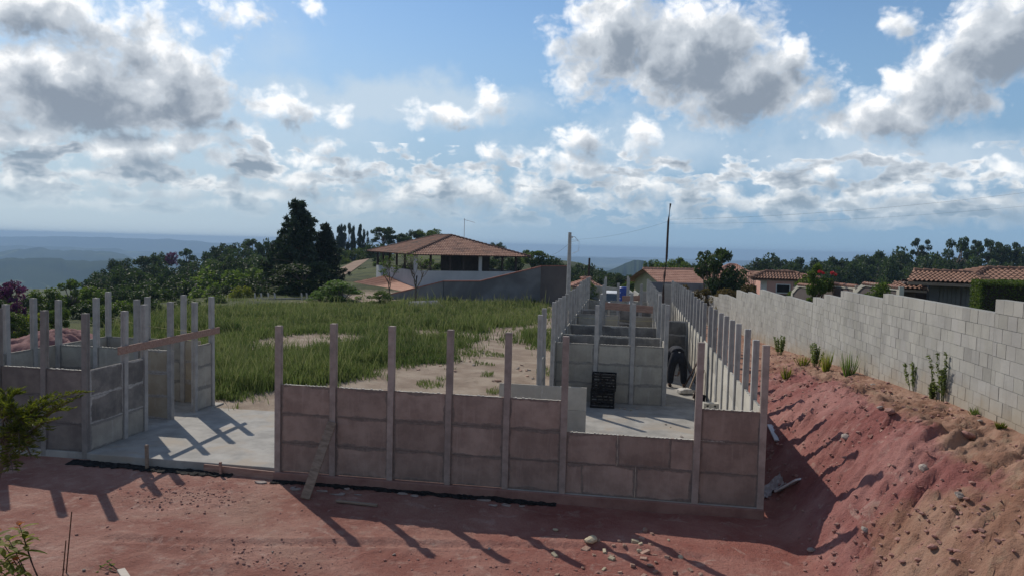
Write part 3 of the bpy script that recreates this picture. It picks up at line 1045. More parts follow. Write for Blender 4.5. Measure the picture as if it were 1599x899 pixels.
# ------------------------------------------------------------------ boards, stakes, string
def board(name, label, a, b_, w, h, mt_, cat='board', group=None, up=Vector((0, 0, 1))):
    mb = MB()
    a, b_ = Vector(a), Vector(b_)
    n = 8
    d = (b_ - a)
    for i in range(n):
        pass
    mb.bar(Vector((0, 0, 0)), b_ - a, w, h, up)
    o_ = link(name, mb.mesh(name, bevel=min(w, h) * .12), mt_)
    o_.location = a
    return tag(o_, label, cat, group)


board('wooden_board', 'reddish board nailed across the posts of the left building', (-9.62, 12.75, 1.775), (-9.64, 16.35, 1.79), .03, .15, M['wood_red'])
board('wooden_board', 'grey-brown board propped against the second post of the front wall', (-4.98, 10.98, -.14), (-4.86, 11.76, .93), .15, .035, M['wood'], up=Vector((0, 1, .7)))
board('wooden_board', 'thin dusty lath lying on the red ground beside the propped board', (-4.45, 10.98, -.13), (-3.75, 10.93, -.13), .06, .03, M['wood'])
board('wooden_board', 'splintered pale board at the bottom edge of the yard', (-6.05, 8.05, -.12), (-5.55, 7.6, -.10), .09, .03, M['wood_pale'])
board('wooden_board', 'long red board fixed across the far posts of the long building', (-.78, 28.6, 1.78), (1.05, 28.5, 1.70), .04, .27, M['wood_red'])
board('wooden_board', 'short red board above the longer one, in front of the blue barrel', (-.15, 30.1, 1.98), (.6, 30.1, 2.02), .04, .22, M['wood_red'])
board('formwork_board', 'low reddish formwork board along the front edge of the bare slab', (-7.3, 11.9, -.085), (-5.9, 11.78, -.085), .03, .15, M['wood_red'], 'board')
board('wooden_stake', 'taller wooden stake standing at the slab edge', (-8.38, 11.86, -.25), (-8.4, 11.87, .27), .055, .05, M['wood'], 'stake', up=Vector((0, 1, 0)))
board('wooden_stake', 'short red stake at the slab edge near the front wall', (-6.92, 11.8, -.25), (-6.93, 11.8, .08), .045, .04, M['wood_red'], 'stake', up=Vector((0, 1, 0)))
for lb, a, b_ in (('yellow guide string between the rear posts of the left building', (-12.6, 16.36, 1.98), (-9.7, 15.4, 1.86)),
                  ('yellow guide string across the first posts of the inner rooms', (-1.8, 26.0, 1.55), (1.05, 26.0, 1.52))):
    mb = MB()
    a, b_ = Vector(a), Vector(b_)
    mb.tube([a.lerp(b_, i / 8) - Vector((0, 0, .05 * (1 - (i / 4 - 1) ** 2))) for i in range(9)], .004, 4)
    tag(mb.build('string', M['string']), lb, 'string')

# rusty rebars standing in the yard
for lb, px, py, top, y_ in (('taller rusty rebar standing in the yard by the bottom left plants', 103, 899, 798, 7.9), ('shorter rusty rebar beside the taller one', 98, 899, 843, 7.8)):
    p = at(px, py, y_)
    q_ = at(px + (9 if top < 800 else 5), top, y_ + .02)
    g0 = tz(p.x, p.y)
    mb = MB()
    mb.tube([(0, 0, g0 - p.z - .1), (0, 0, 0), q_ - p], [.008, .008, .007], 6)
    o_ = mb.build('rebar', M['iron'])
    o_.location = p
    tag(o_, lb, 'rebar')

# black plastic at the foot of the walls
def crumpled(name, label, x0, x1, y0, y1, z, amp, mt_, cat, seed, nx_=60, ny_=10, rag=.05, th=.006):
    xs = np.linspace(x0, x1, nx_)
    V_ = []
    for j in range(ny_):
        for i in range(nx_):
            e0 = rag * float(vnoise([i * .5], [seed], seed)[0] * 2 - 1)
            v = j / (ny_ - 1)
            yy = y0 + (y1 - y0) * v + e0 * (1 - v)
            zz = tz(xs[i], yy) if z is None else z
            nn = float(np.abs(fbm(np.array([xs[i] * 5]), np.array([yy * 9]), seed, 4, .7))[0])
            V_.append((xs[i], yy, zz + .008 + amp * nn * 2))
    ii = np.arange(nx_ * ny_).reshape(ny_, nx_)
    F2 = np.stack([ii[:-1, :-1], ii[:-1, 1:], ii[1:, 1:], ii[1:, :-1]], -1).reshape(-1, 4)
    o_ = link(name, mesh_np(name, np.array(V_), F2), mt_)
    md = o_.modifiers.new('thick', 'SOLIDIFY')
    md.thickness = th
    return tag(o_, label, cat)


crumpled('plastic_sheet', 'crumpled black plastic along the slab edge of the entrance', -9.9, -6.7, 11.72, 11.93, None, .05, M['plastic_black'], 'plastic sheet', 3, 110, 9)
crumpled('plastic_sheet', 'crumpled black plastic strip at the foot of the reddish front wall', -5.9, -1.0, 11.60, 11.76, None, .045, M['plastic_black'], 'plastic sheet', 5, 150, 9)
crumpled('plastic_sheet', 'grey crumpled sheet lying in the shade outside the wall corner', 2.32, 2.75, 12.7, 13.2, None, .10, M['tarp'], 'plastic sheet', 8, 26, 14, .12)
rr = random.Random(4)
for i in range(14):
    x = rr.uniform(-5.6, -.9) if i < 13 else rr.uniform(-8.9, -5.9)
    y_ = rr.uniform(11.3, 11.62)
    w_, l_ = rr.uniform(.04, .13), rr.uniform(.03, .07)
    mb = MB()
    pts = [(w_ * math.cos(a) * rr.uniform(.6, 1.1), l_ * math.sin(a) * rr.uniform(.6, 1.1)) for a in [k * math.pi / 3 for k in range(6)]]
    mb.add([(x_, yy, rr.uniform(0, .02)) for x_, yy in pts] + [(x_, yy, -.006) for x_, yy in pts],
           [tuple(range(6)), tuple(range(11, 5, -1))] + [(k, k + 6, (k + 1) % 6 + 6, (k + 1) % 6) for k in range(6)])
    o_ = mb.build('paper_scrap', M['paper'])
    o_.location = (x, y_, tz(x, y_) + .012)
    tag(o_, 'small pale paper or mortar scrap at the foot of the walls', 'scrap', 'pale scraps at the foot of the walls')


# ------------------------------------------------------------------ rubble and stones
def rock_mesh(seed, flat=.6, brick=False, n=2):
    bm = bmesh.new()
    if brick:
        bmesh.ops.create_cube(bm, size=1.0)
        for v in bm.verts:
            v.co = Vector((v.co.x * 1.3, v.co.y * .8, v.co.z * .55))
        bmesh.ops.bevel(bm, geom=list(bm.edges), offset=.06, segments=1, affect='EDGES')
        amp = .09
    else:
        bmesh.ops.create_icosphere(bm, subdivisions=n, radius=.5)
        amp = .28
    r = random.Random(seed)
    offs = [Vector((r.uniform(-1, 1), r.uniform(-1, 1), r.uniform(-1, 1))) for _ in range(8)]
    for v in bm.verts:
        d = v.co.normalized()
        k = 1 + sum(max(0, d.dot(o2.normalized()) - .55) * o2.length * (-1 if i_ % 2 else 1) for i_, o2 in enumerate(offs)) * amp * 2
        v.co = v.co * k + Vector((r.uniform(-1, 1), r.uniform(-1, 1), r.uniform(-1, 1))) * amp * .12
        if not brick:
            v.co.z *= flat
    me = bpy.data.meshes.new('rock')
    bm.to_mesh(me)
    bm.free()
    return me


ROCKS = [rock_mesh(i) for i in range(7)]
BRICKS = [rock_mesh(20 + i, brick=True) for i in range(6)]


def put(meshes, i, name, mt_, x, y_, s_, label, cat, group=None, sink=.25, z=None):
    me = meshes[i % len(meshes)]
    key = me.name + mt_.name
    if key not in bpy.data.meshes:
        m2 = me.copy()
        m2.name = key
        m2.materials.append(mt_)
    o_ = link(name, bpy.data.meshes[key])
    h = s_ * (.5 if not meshes is BRICKS else .28)
    o_.location = (x, y_, (tz(x, y_) if z is None else z) + h * (1 - sink) * .6)
    o_.scale = (s_ * random.uniform(.8, 1.2), s_ * random.uniform(.8, 1.2), s_ * random.uniform(.8, 1.1))
    o_.rotation_euler = (random.uniform(-.3, .3), random.uniform(-.3, .3), random.uniform(0, 6.28))
    return tag(o_, label, cat, group)


rr = random.Random(12)
p = atz(922, 843, -.12)
put(ROCKS, 3, 'rubble_chunk', M['brick_pale'], p.x, p.y, .17, 'largest yellowish chunk at the left of the rubble scatter', 'rubble')
rub = [(867, 826, .07), (885, 836, .04), (915, 857, .10), (935, 845, .05), (944, 862, .06), (955, 868, .05), (967, 845, .06), (975, 852, .05), (992, 846, .09), (1008, 827, .09),
       (1002, 840, .07), (1018, 832, .05), (998, 858, .07), (1008, 860, .08), (1016, 850, .06), (1022, 864, .05), (955, 873, .07), (1005, 872, .06), (1015, 883, .08),
       (988, 883, .07), (943, 888, .05), (910, 886, .05), (1024, 892, .06), (1042, 871, .06), (1063, 869, .07), (1054, 892, .06), (1078, 889, .06), (862, 858, .05), (866, 866, .08),
       (1005, 898, .06), (1095, 896, .06), (928, 866, .05), (1000, 851, .05), (1025, 878, .05), (968, 893, .05), (958, 851, .04), (1044, 842, .04), (870, 896, .06)]
for i, (px, py, s_) in enumerate(rub):
    p = atz(px, py, -.15)
    put(BRICKS if i % 3 else ROCKS, i, 'rubble_chunk', M['brick'] if i % 4 else M['brick_pale'], p.x, p.y, s_ * 1.05,
        'small broken brick or mortar bit in the scatter of rubble before the low bay', 'rubble', 'rubble scattered before the low bay')
for i in range(14):
    px, py = rr.uniform(60, 1230), rr.uniform(800, 898)
    p = atz(px, py, -.15)
    if p.y > 11.3 or p.x > 2.2:
        continue
    put(ROCKS, i, 'pebble', M['clod'] if i % 3 else M['stone'], p.x, p.y, rr.uniform(.025, .06), 'small stone or clod lying loose on the red yard', 'stone', 'loose stones on the red yard')
# clods and stones on the bank
big = [(1390, 652, .22, 'clod', 'dark red clod on the crest of the soil heap'), (1510, 683, .26, 'clod', 'lone dark red lump near the block wall side of the heap'),
       (1440, 739, .20, 'stone', 'pale round stone half buried in the mauve soil'), (1498, 779, .16, 'stone', 'pale flat stone at the lower edge of the mauve soil'),
       (1322, 685, .20, 'stone', 'pale stone on the upper part of the rutted bank'), (1265, 863, .14, 'stone', 'grey stone at the foot of the bank'),
       (1435, 660, .15, 'clod', 'red clod beside the heap crest, right of the darker one'), (1350, 830, .17, 'stone', 'dark hollowed stone low on the bank'),
       (1375, 638, .16, 'stone', 'small pale stone above the heap crest')]


def on_ground(px, py, guess=.5):
    r = ray(px, py)
    t_, pv = 4.0, None
    while t_ < 80:
        p_ = Vector((0, 0, CAMZ)) + r * t_
        if p_.z < tz(p_.x, p_.y):
            return p_
        t_ += .04
    return None


for i, (px, py, s_, mk, lb) in enumerate(big):
    p = on_ground(px, py)
    s_ *= .7
    if p:
        put(ROCKS, i, 'bank_stone' if mk == 'stone' else 'soil_clod', M[mk], p.x, p.y, s_, lb, 'stone' if mk == 'stone' else 'clod')
cnt = 0
while cnt < 50:
    x, y_ = rr.uniform(2.5, 5.05), 6.6 + 12 * rr.random() ** 1.5
    nn = float(fbm(np.array([x * 1.3]), np.array([y_ * 1.3]), 77, 3)[0])
    if nn < rr.uniform(-.25, .2):
        continue
    s_ = .025 + .085 * rr.random() ** 3
    put(ROCKS, cnt, 'soil_clod', M['clod'] if rr.random() < .75 else M['stone'], x, y_, s_, 'small clod or stone on the bank of red earth', 'clod', 'clods strewn over the earth bank')
    cnt += 1
for i in range(46):
    x = rr.uniform(-8.5, -2.3)
    y_ = rr.uniform(17, 27)
    put(BRICKS if i % 2 else ROCKS, i, 'field_debris', M['brick'] if i % 3 else M['stone'], x, y_, rr.uniform(.05, .13), 'small brick or stone bit on the pale dirt path', 'debris', 'debris on the pale dirt path')
# finer crumbs nobody could count
CR = rock_mesh(3, n=1)
cv = np.array([v.co for v in CR.vertices])
cf = np.array([p_.vertices[:] for p_ in CR.polygons])
NV = 4000
xs_ = RNG.uniform(2.45, 5.1, NV)
ys2 = 6.5 + 16 * RNG.random(NV) ** 1.4
yard_n = 500
xs_ = np.concatenate([xs_, RNG.uniform(-9.5, 2.5, yard_n)])
ys2 = np.concatenate([ys2, RNG.uniform(7.5, 11.6, yard_n)])
dn = fbm(xs_ * 1.1, ys2 * 1.1, 78, 4)
for cx_, cy_, rx_, ry_, k_ in ((-6.9, 10.75, .55, .33, 420), (-4.4, 8.9, .8, .35, 300), (-1.0, 9.0, 1.0, .3, 220)):
    xs_ = np.concatenate([xs_, RNG.normal(cx_, rx_, k_)])
    ys2 = np.concatenate([ys2, RNG.normal(cy_, ry_, k_)])
    dn = np.concatenate([dn, np.ones(k_)])
keep = (dn > RNG.uniform(-.25, .3, len(xs_))) & ((ys2 < 11.5) | (xs_ > 2.4))
xs_, ys2 = xs_[keep], ys2[keep]
zz = terrain(xs_, ys2)
sc_ = (.007 + .024 * RNG.random(len(xs_)) ** 3) * np.where(xs_ > 2.45, 1.5, .8)
ang = RNG.uniform(0, 6.28, len(xs_))
ca_, sa_ = np.cos(ang), np.sin(ang)
vx = cv[None, :, 0] * ca_[:, None] - cv[None, :, 1] * sa_[:, None]
vy = cv[None, :, 0] * sa_[:, None] + cv[None, :, 1] * ca_[:, None]
VV = np.stack([vx, vy, np.repeat(cv[None, :, 2], len(xs_), 0)], -1) * sc_[:, None, None] * 2
VV += np.stack([xs_, ys2, zz + sc_ * .3], -1)[:, None, :]
FF = (cf[None] + (np.arange(len(xs_)) * len(cv))[:, None, None]).reshape(-1, 3)
o_ = link('gravel', mesh_np('gravel', VV.reshape(-1, 3), FF), M['clod'])

tag(o_, 'loose crumbs of red earth and grit', 'gravel', kind='stuff')

# ------------------------------------------------------------------ things on the inner slab
def crate(loc, rz, label, seed):
    t_ = empty('slatted_crate', loc, rz, label, 'crate', 'dark crates stacked by the inner room wall')
    w, d, h = .60, .45, .41
    fr = MB()
    for x in (-w / 2, w / 2 - .04):
        for y_ in (-d / 2, d / 2 - .04):
            fr.box(x, x + .04, y_, y_ + .04, 0, h)
    for z in (0, h - .045):
        fr.box(-w / 2, w / 2, -d / 2 - .004, -d / 2 + .02, z, z + .045)
        fr.box(-w / 2, w / 2, d / 2 - .02, d / 2 + .004, z, z + .045)
        fr.box(-w / 2 - .004, -w / 2 + .02, -d / 2, d / 2, z, z + .045)
        fr.box(w / 2 - .02, w / 2 + .004, -d / 2, d / 2, z, z + .045)
    fr.build('frame', M['plastic_black'], t_, bevel=.004)
    r = random.Random(seed)
    for k in range(4):
        z = .07 + k * .08
        for ya in (-d / 2 + .004, d / 2 - .014):
            sl = MB()
            sl.box(-w / 2 + .03, w / 2 - .03, ya, ya + .01, z, z + .04)
            sl.build('slat', M['plastic_black'], t_)
    cn = MB()
    for k in range(40):
        p_ = Vector((r.uniform(-.24, .24), r.uniform(-.18, .18), r.uniform(.04, .36)))
        cn.bar(p_, p_ + Vector((r.uniform(-.1, .1), r.uniform(-.05, .05), r.uniform(-.03, .06))), .03, .03)
    cn.build('contents', M['house_dark'], t_)
    return t_


crate((-.50, 18.62, 0), .03, 'lower of the two dark slatted crates', 1)
crate((-.47, 18.63, .43), -.02, 'upper of the two dark slatted crates', 2)


def hollow_block(loc, rz, label, mt_='block'):
    w, d, h = .34, .19, .125
    t_ = bpy.data.meshes.new('hollow_block')
    bm = bmesh.new()
    # front with two round holes: ring bridged to the outline, both ends, plus tubes between
    mb = MB()
    N = 12
    for s_ in (-1, 1):
        for cx_ in (-w / 4, w / 4):
            sq = []
            for k in range(N):
                a = 2 * math.pi * k / N + math.pi / 4
                dx, dz = math.cos(a), math.sin(a)
                kk = 1 / max(abs(dx), abs(dz))
                sq.append((cx_ + dx * kk * w / 4, s_ * d / 2, dz * kk * h / 2))
            ci = [(cx_ + math.cos(2 * math.pi * k / N + math.pi / 4) * .03, s_ * d / 2, math.sin(2 * math.pi * k / N + math.pi / 4) * .03) for k in range(N)]
            cin = [(x, y_ * .1, z) for x, y_, z in ci]
            mb.add(sq + ci + cin, [(k, (k + 1) % N, N + (k + 1) % N, N + k) for k in range(N)] +
                   [(N + k, N + (k + 1) % N, 2 * N + (k + 1) % N, 2 * N + k) for k in range(N)] + [tuple(2 * N + k for k in range(N))])
    mb.add([(-w / 2, -d / 2, -h / 2), (w / 2, -d / 2, -h / 2), (w / 2, d / 2, -h / 2), (-w / 2, d / 2, -h / 2), (-w / 2, -d / 2, h / 2), (w / 2, -d / 2, h / 2), (w / 2, d / 2, h / 2), (-w / 2, d / 2, h / 2)],
           [(0, 3, 2, 1), (4, 5, 6, 7), (1, 2, 6, 5), (0, 4, 7, 3)])
    o_ = mb.build('hollow_block', M[mt_])
    o_.location = loc
    o_.rotation_euler = (0, 0, rz)
    return tag(o_, label, 'block', 'hollow blocks stacked behind the right end of the front wall')


bp = at(1110, 637, 17.3)
for k, lb in enumerate(('bottom hollow block of the small stack', 'second hollow block from the bottom of the small stack', 'third hollow block of the small stack, just below the top one', 'pale topmost hollow block of the small stack')):
    hollow_block((bp.x - .02 + .012 * (k % 2), 17.3, .065 + k * .13), .04 * (k - 1), lb)
bp2 = MB()
bp2.box(-.16, .16, .1, .3, 0, .5)

for i in range(16):
    put(ROCKS, i, 'mortar_bit', M['brick_pale'] if i % 2 else M['stone'], rr.uniform(-.4, 1.9), rr.uniform(13.5, 18.6), rr.uniform(.03, .07), 'small mortar bit on the inner slab', 'mortar bit', 'mortar bits on the inner slab', z=0)

# cement bag, bucket and tools at the passage
def cement_bag(loc, rz, label):
    bm = bmesh.new()
    bmesh.ops.create_cube(bm, size=1)
    bmesh.ops.subdivide_edges(bm, edges=list(bm.edges), cuts=5, use_grid_fill=True)
    for v in bm.verts:
        x, y_, z = v.co * 2
        k = (1 - .45 * abs(x) ** 3) * (1 - .3 * abs(y_) ** 3)
        v.co = Vector((x * .20, y_ * .14, .08 + z * .075 * k + .012 * math.sin(x * 7 + y_ * 5)))
    me = bpy.data.meshes.new('cement_bag')
    bm.to_mesh(me)
    bm.free()
    me.polygons.foreach_set('use_smooth', [True] * len(me.polygons))
    o_ = link('cement_bag', me, M['cement_bag'])
    o_.location = loc
    o_.rotation_euler = (0, 0, rz)
    return tag(o_, label, 'bag')


cement_bag((1.72, 20.9, 0), .5, 'dusty pale cement bag lying on the floor near the worker')
for k, (lb, a, b_) in enumerate((('dark plank leaning on the perimeter wall, nearest the worker', (1.72, 21.6, 0), (2.10, 21.2, .95)), ('dark plank leaning on the perimeter wall, right of the first', (1.82, 21.1, 0), (2.12, 20.7, 1.05)),
                                 ('dark plank leaning on the perimeter wall, nearest the cement bag', (1.90, 20.4, 0), (2.13, 20.1, .8)))):
    board('leaning_plank', lb, a, b_, .14, .03, M['wood_dark'] if k != 1 else M['wood'], 'plank', 'planks leaning by the worker', up=Vector((-1, 0, .4)))
mb = MB()
mb.tube([(0, 0, 0), (0, 0, .02), (0, 0, .26), (0, 0, .27)], [.11, .12, .15, .155], 20, cap=False)
mb.tube([(0, 0, .27), (0, 0, .26), (0, 0, .03)], [.155, .14, .11], 20, cap=True)
o_ = mb.build('bucket', M['plastic_black'], smooth=True)
o_.location = (1.98, 19.4, 0)
tag(o_, 'small black bucket by the perimeter wall behind the hollow blocks', 'bucket')

# offcuts lying in the trench outside the corner
p1_, p2_ = on_ground(1213, 772), on_ground(1247, 754)
board('white_board', 'white board offcut lying in the shaded trench outside the wall corner', (p1_.x, p1_.y, p1_.z + .06), (p2_.x, p2_.y, p2_.z + .07), .14, .03, M['white_board'])
p1_, p2_ = on_ground(1201, 668), on_ground(1213, 693)
for k in range(2):
    board('metal_offcut', ('upper' if k else 'lower') + ' grey offcut lying against the outside of the perimeter wall', (p1_.x + .1 * k, p1_.y + .1 * k, p1_.z + .07), (p2_.x + .12 * k, p2_.y + .15 * k, p2_.z + .07), .09, .03, M['galv'], 'offcut')

# ------------------------------------------------------------------ block wall on the bank
def block_wall(name, label, pts, tops, bl=.25, bh=.2, th=.14, seed=1):
    """pts: plan polyline; tops: list of (distance, top z); courses follow the stepped top"""
    r = np.random.default_rng(seed)
    seg, acc_ = [], 0
    for a, b_ in zip(pts[:-1], pts[1:]):
        a, b_ = Vector(a), Vector(b_)
        L = (b_ - a).length
        seg.append((acc_, acc_ + L, a, (b_ - a) / L))
        acc_ += L
    V_, F2, colr = [], [], []

    def boxat(s0, s1, z0, z1, off, c_, th_):
        for (sa, sb, a, d) in seg:
            if sa <= (s0 + s1) / 2 < sb:
                break
        nrm = Vector((d.y, -d.x))
        b0 = len(V_)
        for s_ in (s0, s1):
            for o2 in (-th_ / 2, th_ / 2):
                for z in (z0, z1):
                    p_ = a + d * (s_ - sa) + nrm * (o2 + off)
                    V_.append((p_.x, p_.y, z))
                    colr.append(c_)
        for f in BOXF:
            F2.append(tuple(b0 + k for k in f))

    bounds = [t_[0] for t_ in tops] + [acc_]
    for i, (s0, top) in enumerate(tops):
        s1 = bounds[i + 1]
        nrow = 17 if s0 < 12 else 13
        for k in range(nrow):
            z1 = top - k * bh
            s_ = s0 - (bl / 2 if k % 2 else 0)
            while s_ < s1 - .02:
                a0, a1 = max(s_, s0), min(s_ + bl, s1)
                if a1 - a0 > .04:
                    tone = .91 + .14 * r.random()
                    if r.random() < .06:
                        tone *= .85
                    boxat(a0 + .004, a1 - .004, z1 - bh + .005, z1 - .003, r.normal(0, .002), (tone, tone, tone * (.97 + .04 * r.random()), 1), th)
                s_ += bl
        boxat(s0, s1, top - nrow * bh, top - .012, 0, (.78, .78, .77, 1), th - .012)
    me = mesh_np('block_wall', np.array(V_), np.array(F2))
    c2 = me.color_attributes.new('tone', 'FLOAT_COLOR', 'POINT')
    c2.data.foreach_set('color', np.array(colr, dtype=np.float32).ravel())
    me.materials.append(M['blockwork'])
    o_ = link(name, me)
    return tag(o_, label, 'wall')


mt, g, b, o = newmat('blockwork')
t = g.t
a_ = g.n('ShaderNodeAttribute', attribute_name='tone')
geo = g.n('ShaderNodeNewGeometry')
n1 = g.noise(geo.outputs['Position'], 1.3, 6, .6)
n2 = g.noise(geo.outputs['Position'], 22, 5, .7)
c = g.mix(g.smooth(n1, .35, .65), (.305, .305, .29), (.37, .37, .35))
c = g.mix(g.m('MULTIPLY', g.smooth(n2, .5, .75), .3), c, (.24, .24, .23))
n7 = g.noise(g.v('MULTIPLY', geo.outputs['Position'], (3, 3, .5)), 1.6, 6, .7)
c = g.mix(g.m('MULTIPLY', g.smooth(n7, .54, .72), .4), c, (.20, .20, .19))
c = g.mix(1.0, c, a_.outputs['Color'], 'MULTIPLY')
sp = g.n('ShaderNodeSeparateXYZ')
t.links.new(geo.outputs['Position'], sp.inputs[0])
ground_z = g.m('MULTIPLY_ADD', sp.outputs[1], -.068, 2.50)      # line of the bank's top along the wall
hgt = g.m('ADD', g.m('SUBTRACT', sp.outputs[2], ground_z), g.m('MULTIPLY', g.m('SUBTRACT', n1, .5), .9))
c = g.mix(g.m('MULTIPLY', g.smooth(hgt, .55, -.1), .55), c, (.34, .26, .17))
t.links.new(c, b.inputs['Base Color'])
b.inputs['Roughness'].default_value = .95
b.inputs['Specular IOR Level'].default_value = .15
bn = g.n('ShaderNodeBump')
bn.inputs['Strength'].default_value = .5
bn.inputs['Distance'].default_value = .006
t.links.new(n2, bn.inputs['Height'])
t.links.new(bn.outputs[0], b.inputs['Normal'])
M['blockwork'] = mt

# distances run from the near end (y = 3) away from the camera
BW = block_wall('block_wall', 'long stepped grey block wall on top of the earth bank', [(5.2, 3), (5.2, 38), (3.3, 50)],
                [(0, 3.43), (8.24, 3.235), (12.82, 3.12), (15.8, 2.94), (17.3, 2.80), (18.45, 2.61), (22.0, 2.56), (26.7, 2.30), (29.5, 2.20), (32.8, 1.75), (37.0, 1.55), (42.5, 1.22)])
block_wall('block_wall', 'far pale block wall closing the lot behind the long building', [(3.3, 50), (.9, 50.6)], [(0, 1.7), (.9, 1.15)], seed=4)
block_wall('block_wall', 'low far block wall beyond the parked car', [(.9, 50.6), (.2, 60), (-4.5, 66)], [(0, .95), (4, .7), (10, .75)], seed=5)

# ================================================================== vegetation
def leaf_cloud(centers, rads, counts, size, seed, up=.3, aspect=1.6, jitter=.5, shell=.55):
    """small leaf-sized faces through ellipsoidal clumps -> (verts, faces)"""
    r = np.random.default_rng(seed)
    P_ = []
    for (c, rad, n) in zip(centers, rads, counts):
        d = r.normal(size=(n, 3))
        d /= np.linalg.norm(d, axis=1)[:, None]
        q_ = (shell + (1 - shell) * r.random(n)) ** .8
        q_ = np.where(r.random(n) < .25, r.random(n), q_)
        P_.append(np.asarray(c)[None] + d * q_[:, None] * np.asarray(rad)[None])
    P_ = np.concatenate(P_)
    n = len(P_)
    nrm = r.normal(size=(n, 3)) + np.array([0, 0, up])
    nrm /= np.linalg.norm(nrm, axis=1)[:, None]
    t1 = np.cross(nrm, r.normal(size=(n, 3)))
    t1 /= np.linalg.norm(t1, axis=1)[:, None]
    t2 = np.cross(nrm, t1)
    sz = size * (1 - jitter / 2 + jitter * r.random(n))[:, None]
    a, b_ = t1 * sz * aspect * .5, t2 * sz * .5
    V_ = np.stack([P_ - a, P_ + b_ * .9 + nrm * sz * .12, P_ + a, P_ - b_ * .9 + nrm * sz * .12], 1).reshape(-1, 3)
    return V_, np.arange(n * 4).reshape(n, 4)


def limbs(mb, base, tips, r0, seed, wob=.04, n=6):
    rd = random.Random(seed)
    for (tp, rr_, start) in tips:
        a, b_ = Vector(start), Vector(tp)
        pts, L = [], (b_ - a).length
        for i in range(5):
            f = i / 4
            p_ = a.lerp(b_, f) + Vector((rd.uniform(-1, 1), rd.uniform(-1, 1), 0)) * wob * L * (0 < i < 4)
            p_.z += .12 * L * math.sin(f * math.pi) * .5
            pts.append(p_)
        mb.tube(pts, [rr_ * (1 - .75 * i / 4) for i in range(5)], n)


PROTO = {}


def proto(kind, seed):
    """crown and trunk meshes in a unit box: width 1, height 1"""
    key = (kind, seed)
    if key in PROTO:
        return PROTO[key]
    r = random.Random(seed * 31 + len(kind))
    mb = MB()
    cs, rs, ns = [], [], []
    size, aspect = .04, 1.6
    if kind == 'round':
        nb = 44
        for i in range(nb):
            a, h = r.uniform(0, 6.28), r.random()
            z = .12 + .78 * h
            w_ = .42 * math.sqrt(max(.05, 1 - ((z - .50) / .55) ** 2)) * r.uniform(.45, 1.12)
            cs.append((w_ * math.cos(a), w_ * math.sin(a), z))
            s_ = r.uniform(.07, .15)
            rs.append((s_, s_, s_ * .95))
            ns.append(int(5200 * s_ * s_ + 40))
        tr = [(c, .014, (0, 0, r.uniform(.12, .4))) for c in cs[::2]]
        size = .034
    elif kind == 'bush':
        for i in range(34):
            a = r.uniform(0, 6.28)
            z = .06 + .86 * r.random()
            w_ = .42 * math.sqrt(max(.05, 1 - (z / 1.0) ** 2)) * r.uniform(.4, 1.15)
            cs.append((w_ * math.cos(a), w_ * math.sin(a), z))
            s_ = r.uniform(.07, .16)
            rs.append((s_, s_, s_ * 1.1))
            ns.append(int(5000 * s_ * s_ + 40))
        tr = [(c, .010, (0, 0, .02)) for c in cs[::2]]
        size = .036
    elif kind == 'umbrella':
        for i in range(18):
            a = r.uniform(0, 6.28)
            w_ = .40 * math.sqrt(r.random())
            z = .86 - .9 * w_ ** 2 + r.uniform(-.07, .05) - (.16 if r.random() < .3 else 0)
            cs.append((w_ * math.cos(a), w_ * math.sin(a), z))
            s_ = r.uniform(.10, .15)
            rs.append((s_, s_, s_ * .55))
            ns.append(130)
        tr = [(c, .02, (0, 0, r.uniform(.3, .5))) for c in cs[::2]]
        size = .036
    elif kind == 'euc':
        for i in range(15):
            a = r.uniform(0, 6.28)
            z = .42 + .52 * r.random()
            w_ = .36 * math.sqrt(max(.06, 1 - ((z - .66) / .36) ** 2)) * r.uniform(.5, 1)
            cs.append((w_ * math.cos(a), w_ * math.sin(a), z))
            s_ = r.uniform(.10, .15)
            rs.append((s_, s_, s_ * .6))
            ns.append(190)
        tr = [(c, .022, (0, 0, r.uniform(.2, .5))) for c in cs]
        size = .032
    elif kind == 'column':
        for i in range(16):
            a = r.uniform(0, 6.28)
            z = .16 + .80 * i / 15
            w_ = .20 * (1 - .5 * z) * r.uniform(.2, 1)
            cs.append((w_ * math.cos(a), w_ * math.sin(a), z))
            s_ = r.uniform(.22, .34) * (1.1 - .55 * z)
            rs.append((s_, s_, .05))
            ns.append(120)
        tr = [(c, .02, (0, 0, max(.05, c[2] - .1))) for c in cs[::3]]
        size = .05
    elif kind == 'pine':
        nl = 17
        for i in range(nl):
            z = .12 + .84 * i / (nl - 1)
            wd = .50 * (1 - z) ** .72 * r.uniform(.72, 1.1) + .025
            nb = 5 if z < .85 else 3
            for k in range(nb):
                a = 6.28 * k / nb + r.uniform(-.5, .5) + i
                wb = r.uniform(.62, 1.15)
                for f, ss_ in ((1.0, .050), (.72, .055), (.40, .05)):
                    w_ = wd * f * wb
                    cs.append((w_ * math.cos(a), w_ * math.sin(a), z + .07 * f ** 2 * wb + r.uniform(-.01, .01)))
                    rs.append((ss_, ss_, ss_ * .62))
                    ns.append(30)
        tr = [(cs[j], .008, (0, 0, cs[j][2] - .05)) for j in range(0, len(cs), 3)]
        size, aspect = .024, 3.2
    V_, F2 = leaf_cloud(cs, rs, ns, size, seed, aspect=aspect)
    cme = mesh_np('crown', V_, F2)
    top = .92 if kind in ('pine', 'column') else .6
    tp = [(0, 0, -.03), (r.uniform(-.01, .01), 0, .12), (r.uniform(-.02, .02), r.uniform(-.02, .02), .35), (0, 0, top)]
    k = .6 if kind in ('pine', 'bush') else 1
    mb.tube(tp, [.030 * k, .024 * k, .018 * k, .006 * k], 7)
    limbs(mb, None, tr, .02, seed)
    tme = mb.mesh('trunk', True)
    tme.materials.append(M['trunk'])
    PROTO[key] = (cme, tme, {})
    return PROTO[key]


